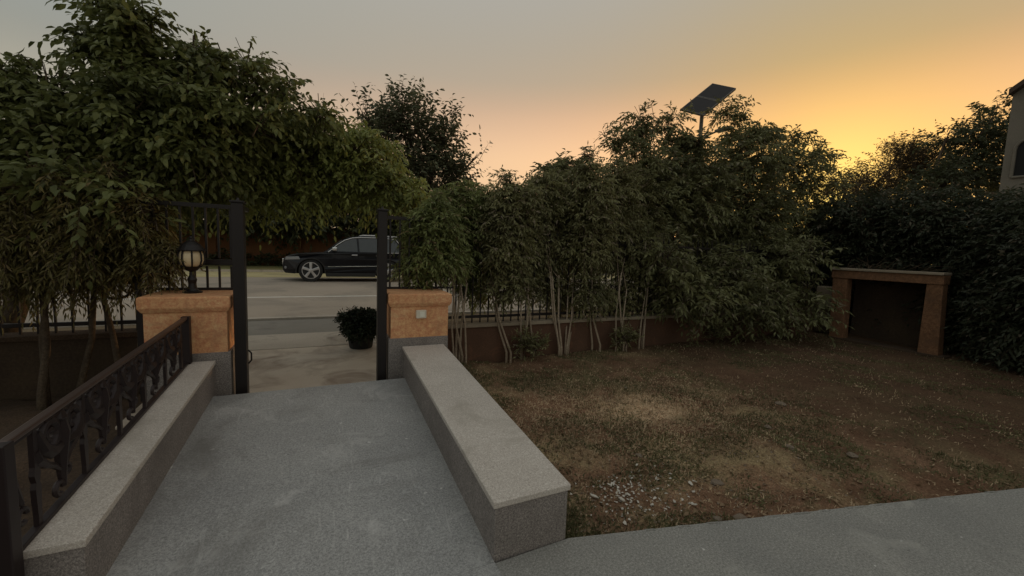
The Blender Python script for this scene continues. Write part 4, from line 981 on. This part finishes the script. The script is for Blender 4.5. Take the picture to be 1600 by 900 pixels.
M['flake'] = rough_mat('white_plaster', (.50, .46, .40), (.68, .64, .57), 20, 90, .3, .9, .3)
scatter('plaster_crumbs', 150, .022, .009, M['flake'], 93, 1.92, 2.02, .20, .14, 'tiny pale plaster crumbs among the larger flakes', 'crumbs')
def shard_mesh(seed, L, th):
    rg = random.Random(seed); b = MB(); n = rg.randint(5, 7)
    pts = []
    for k in range(n):
        a = 2 * math.pi * k / n + rg.uniform(-.25, .25); r_ = L * rg.uniform(.5, 1.0)
        pts.append((r_ * math.cos(a), r_ * math.sin(a) * .62, rg.uniform(-.1, .25) * L))
    b.poly(pts, (0, 0, -th))
    bmesh.ops.recalc_face_normals(b.bm, faces=b.bm.faces)
    me = bpy.data.meshes.new('plaster_flake'); b.bm.to_mesh(me); b.bm.free(); me.materials.append(M['flake']); return me
protos = [shard_mesh(s, 1.0, .16) for s in range(8)]
special = [((1.66, 2.10), .040, 'pale torn plaster flake lying in the weeds nearest the low wall'), ((1.80, 1.99), .040, 'squarish white plaster flake in the middle of the scatter'), ((2.42, 1.93), .026, 'round white pebble-like flake standing apart at the right of the scatter'),
           ((2.36, 1.92), .028, 'long pale flake just left of the round white one'), ((2.20, 1.74), .028, 'white curled flake lowest right of the scatter, near the terrace'), ((2.30, 1.84), .025, 'thin bent pale flake between the round one and the curled one')]
rg = random.Random(5)
for (p, L, lab) in special:
    o = bpy.data.objects.new('plaster_flake', protos[rg.randrange(8)]); COL.objects.link(o)
    o.location = (p[0], p[1], float(lawn_z(p[0], p[1])) + .018); o.scale = (L, L, L); o.rotation_euler = (rg.uniform(-.4, .4), rg.uniform(-.4, .4), rg.uniform(0, 6))
    tag(o, lab, 'debris', 'broken plaster flakes on the lawn')
for k in range(50):
    x = 1.92 + rg.gauss(0, .17); y = 2.03 + rg.gauss(0, .12)
    if y < edge_y(x) + .05 or x < 1.3: continue
    o = bpy.data.objects.new('plaster_flake', protos[rg.randrange(8)]); COL.objects.link(o)
    L = rg.uniform(.006, .022)
    o.location = (x, y, float(lawn_z(x, y)) + .012); o.scale = (L * rg.uniform(.8, 1.5), L, L); o.rotation_euler = (rg.uniform(-.5, .5), rg.uniform(-.5, .5), rg.uniform(0, 6))
    side = 'on the side nearest the low wall' if x < 1.80 else 'on the side away from the low wall' if x > 2.06 else 'toward the terrace' if y < 1.96 else 'toward the straw patch' if y > 2.10 else 'in the thick of the scatter'
    tag(o, ('tiny' if L < .011 else 'small' if L < .017 else 'larger') + ' broken pale flake ' + side, 'debris', 'broken plaster flakes on the lawn')
M['stone'] = rough_mat('dusty_stone', (.16, .12, .09), (.26, .21, .16), 12, 60, .4, .95, .5)
def stone_mesh(seed):
    b = MB(); bmesh.ops.create_icosphere(b.bm, subdivisions=2, radius=1.0); rg = random.Random(seed)
    ph = [rg.uniform(0, 6) for _ in range(6)]
    for v in b.bm.verts:
        c_ = v.co; v.co = c_ * (1 + .13 * math.sin(3 * c_.x + ph[0]) + .12 * math.sin(4 * c_.y + ph[1]) + .1 * math.sin(5 * c_.z + ph[2]))
        v.co.z *= .55
    me = bpy.data.meshes.new('stone'); b.bm.to_mesh(me); b.bm.free(); me.materials.append(M['stone']); return me
sm = [stone_mesh(s) for s in range(4)]
stones = [((2.40, 1.56), .045, 'rounded stone on the lawn edge touching the terrace'), ((2.24, 1.60), .030, 'smaller stone left of the rounded one at the terrace edge'), ((2.62, 1.90), .045, 'half-buried brown stone right of the plaster flakes'),
          ((4.10, 1.75), .045, 'pale flat stone far right near the terrace edge'), ((4.75, 2.75), .055, 'pale stone lying alone at the right of the lawn'), ((3.55, 1.95), .04, 'small stone on the low earth mound'),
          ((2.33, 2.40), .03, 'small grey stone behind the plaster flakes'), ((3.9, 2.35), .035, 'dusty pebble right of the earth mound'), ((3.35, 3.75), .022, 'tiny pale pebble beside the straw patch')]
for i, (p, r_, lab) in enumerate(stones):
    o = bpy.data.objects.new('stone', sm[i % 4]); COL.objects.link(o)
    o.location = (p[0], p[1], float(lawn_z(*p)) + r_ * .15); o.scale = (r_, r_ * .8, r_ * .8); o.rotation_euler = (0, 0, i * 1.3)
    tag(o, lab, 'stone', 'stones on the lawn')
scatter('pebbles', 900, .016, .006, M['stone'], 94, 2.4, 1.9, .9, .35, 'fine pebbles and crumbs in the soil along the terrace', 'pebbles')



# low weeds and suckers at the foot of the boundary walls
for i in (1, 4, 7):
    x = 1.9 + i * .68 + (.13 if i % 2 else -.1); hgt = .10 + .07 * ((i * 5) % 3)
    ws = ['', 'small low weed at the wall foot nearest the right pillar', 'third low weed along the wall foot', 'fourth low weed along the wall foot', 'small low weed at the wall foot amid the middle stems', 'sixth low weed along the wall foot', 'seventh low weed along the wall foot', 'small low weed at the wall foot nearest the big bush', 'low weed at the wall foot nearest the big bush'][i]
    e_ = empty('weed', (x, 5.2, -.02), ws, 'weed', 'weeds along the boundary wall')
    crown('foliage', [(x, 5.22, hgt, .22 + .05 * (i % 3), hgt * .9), (x + .2, 5.26, hgt * .8, .2, hgt * .7)], 90, .07, .02, e_, LV['screenbrown'], 300 + i, dr=.12, per=7, slen=.14, up=.8, droop=.2, leafdroop=.2, gap=.1, org=(x, 5.2, -.02), shell=.0)
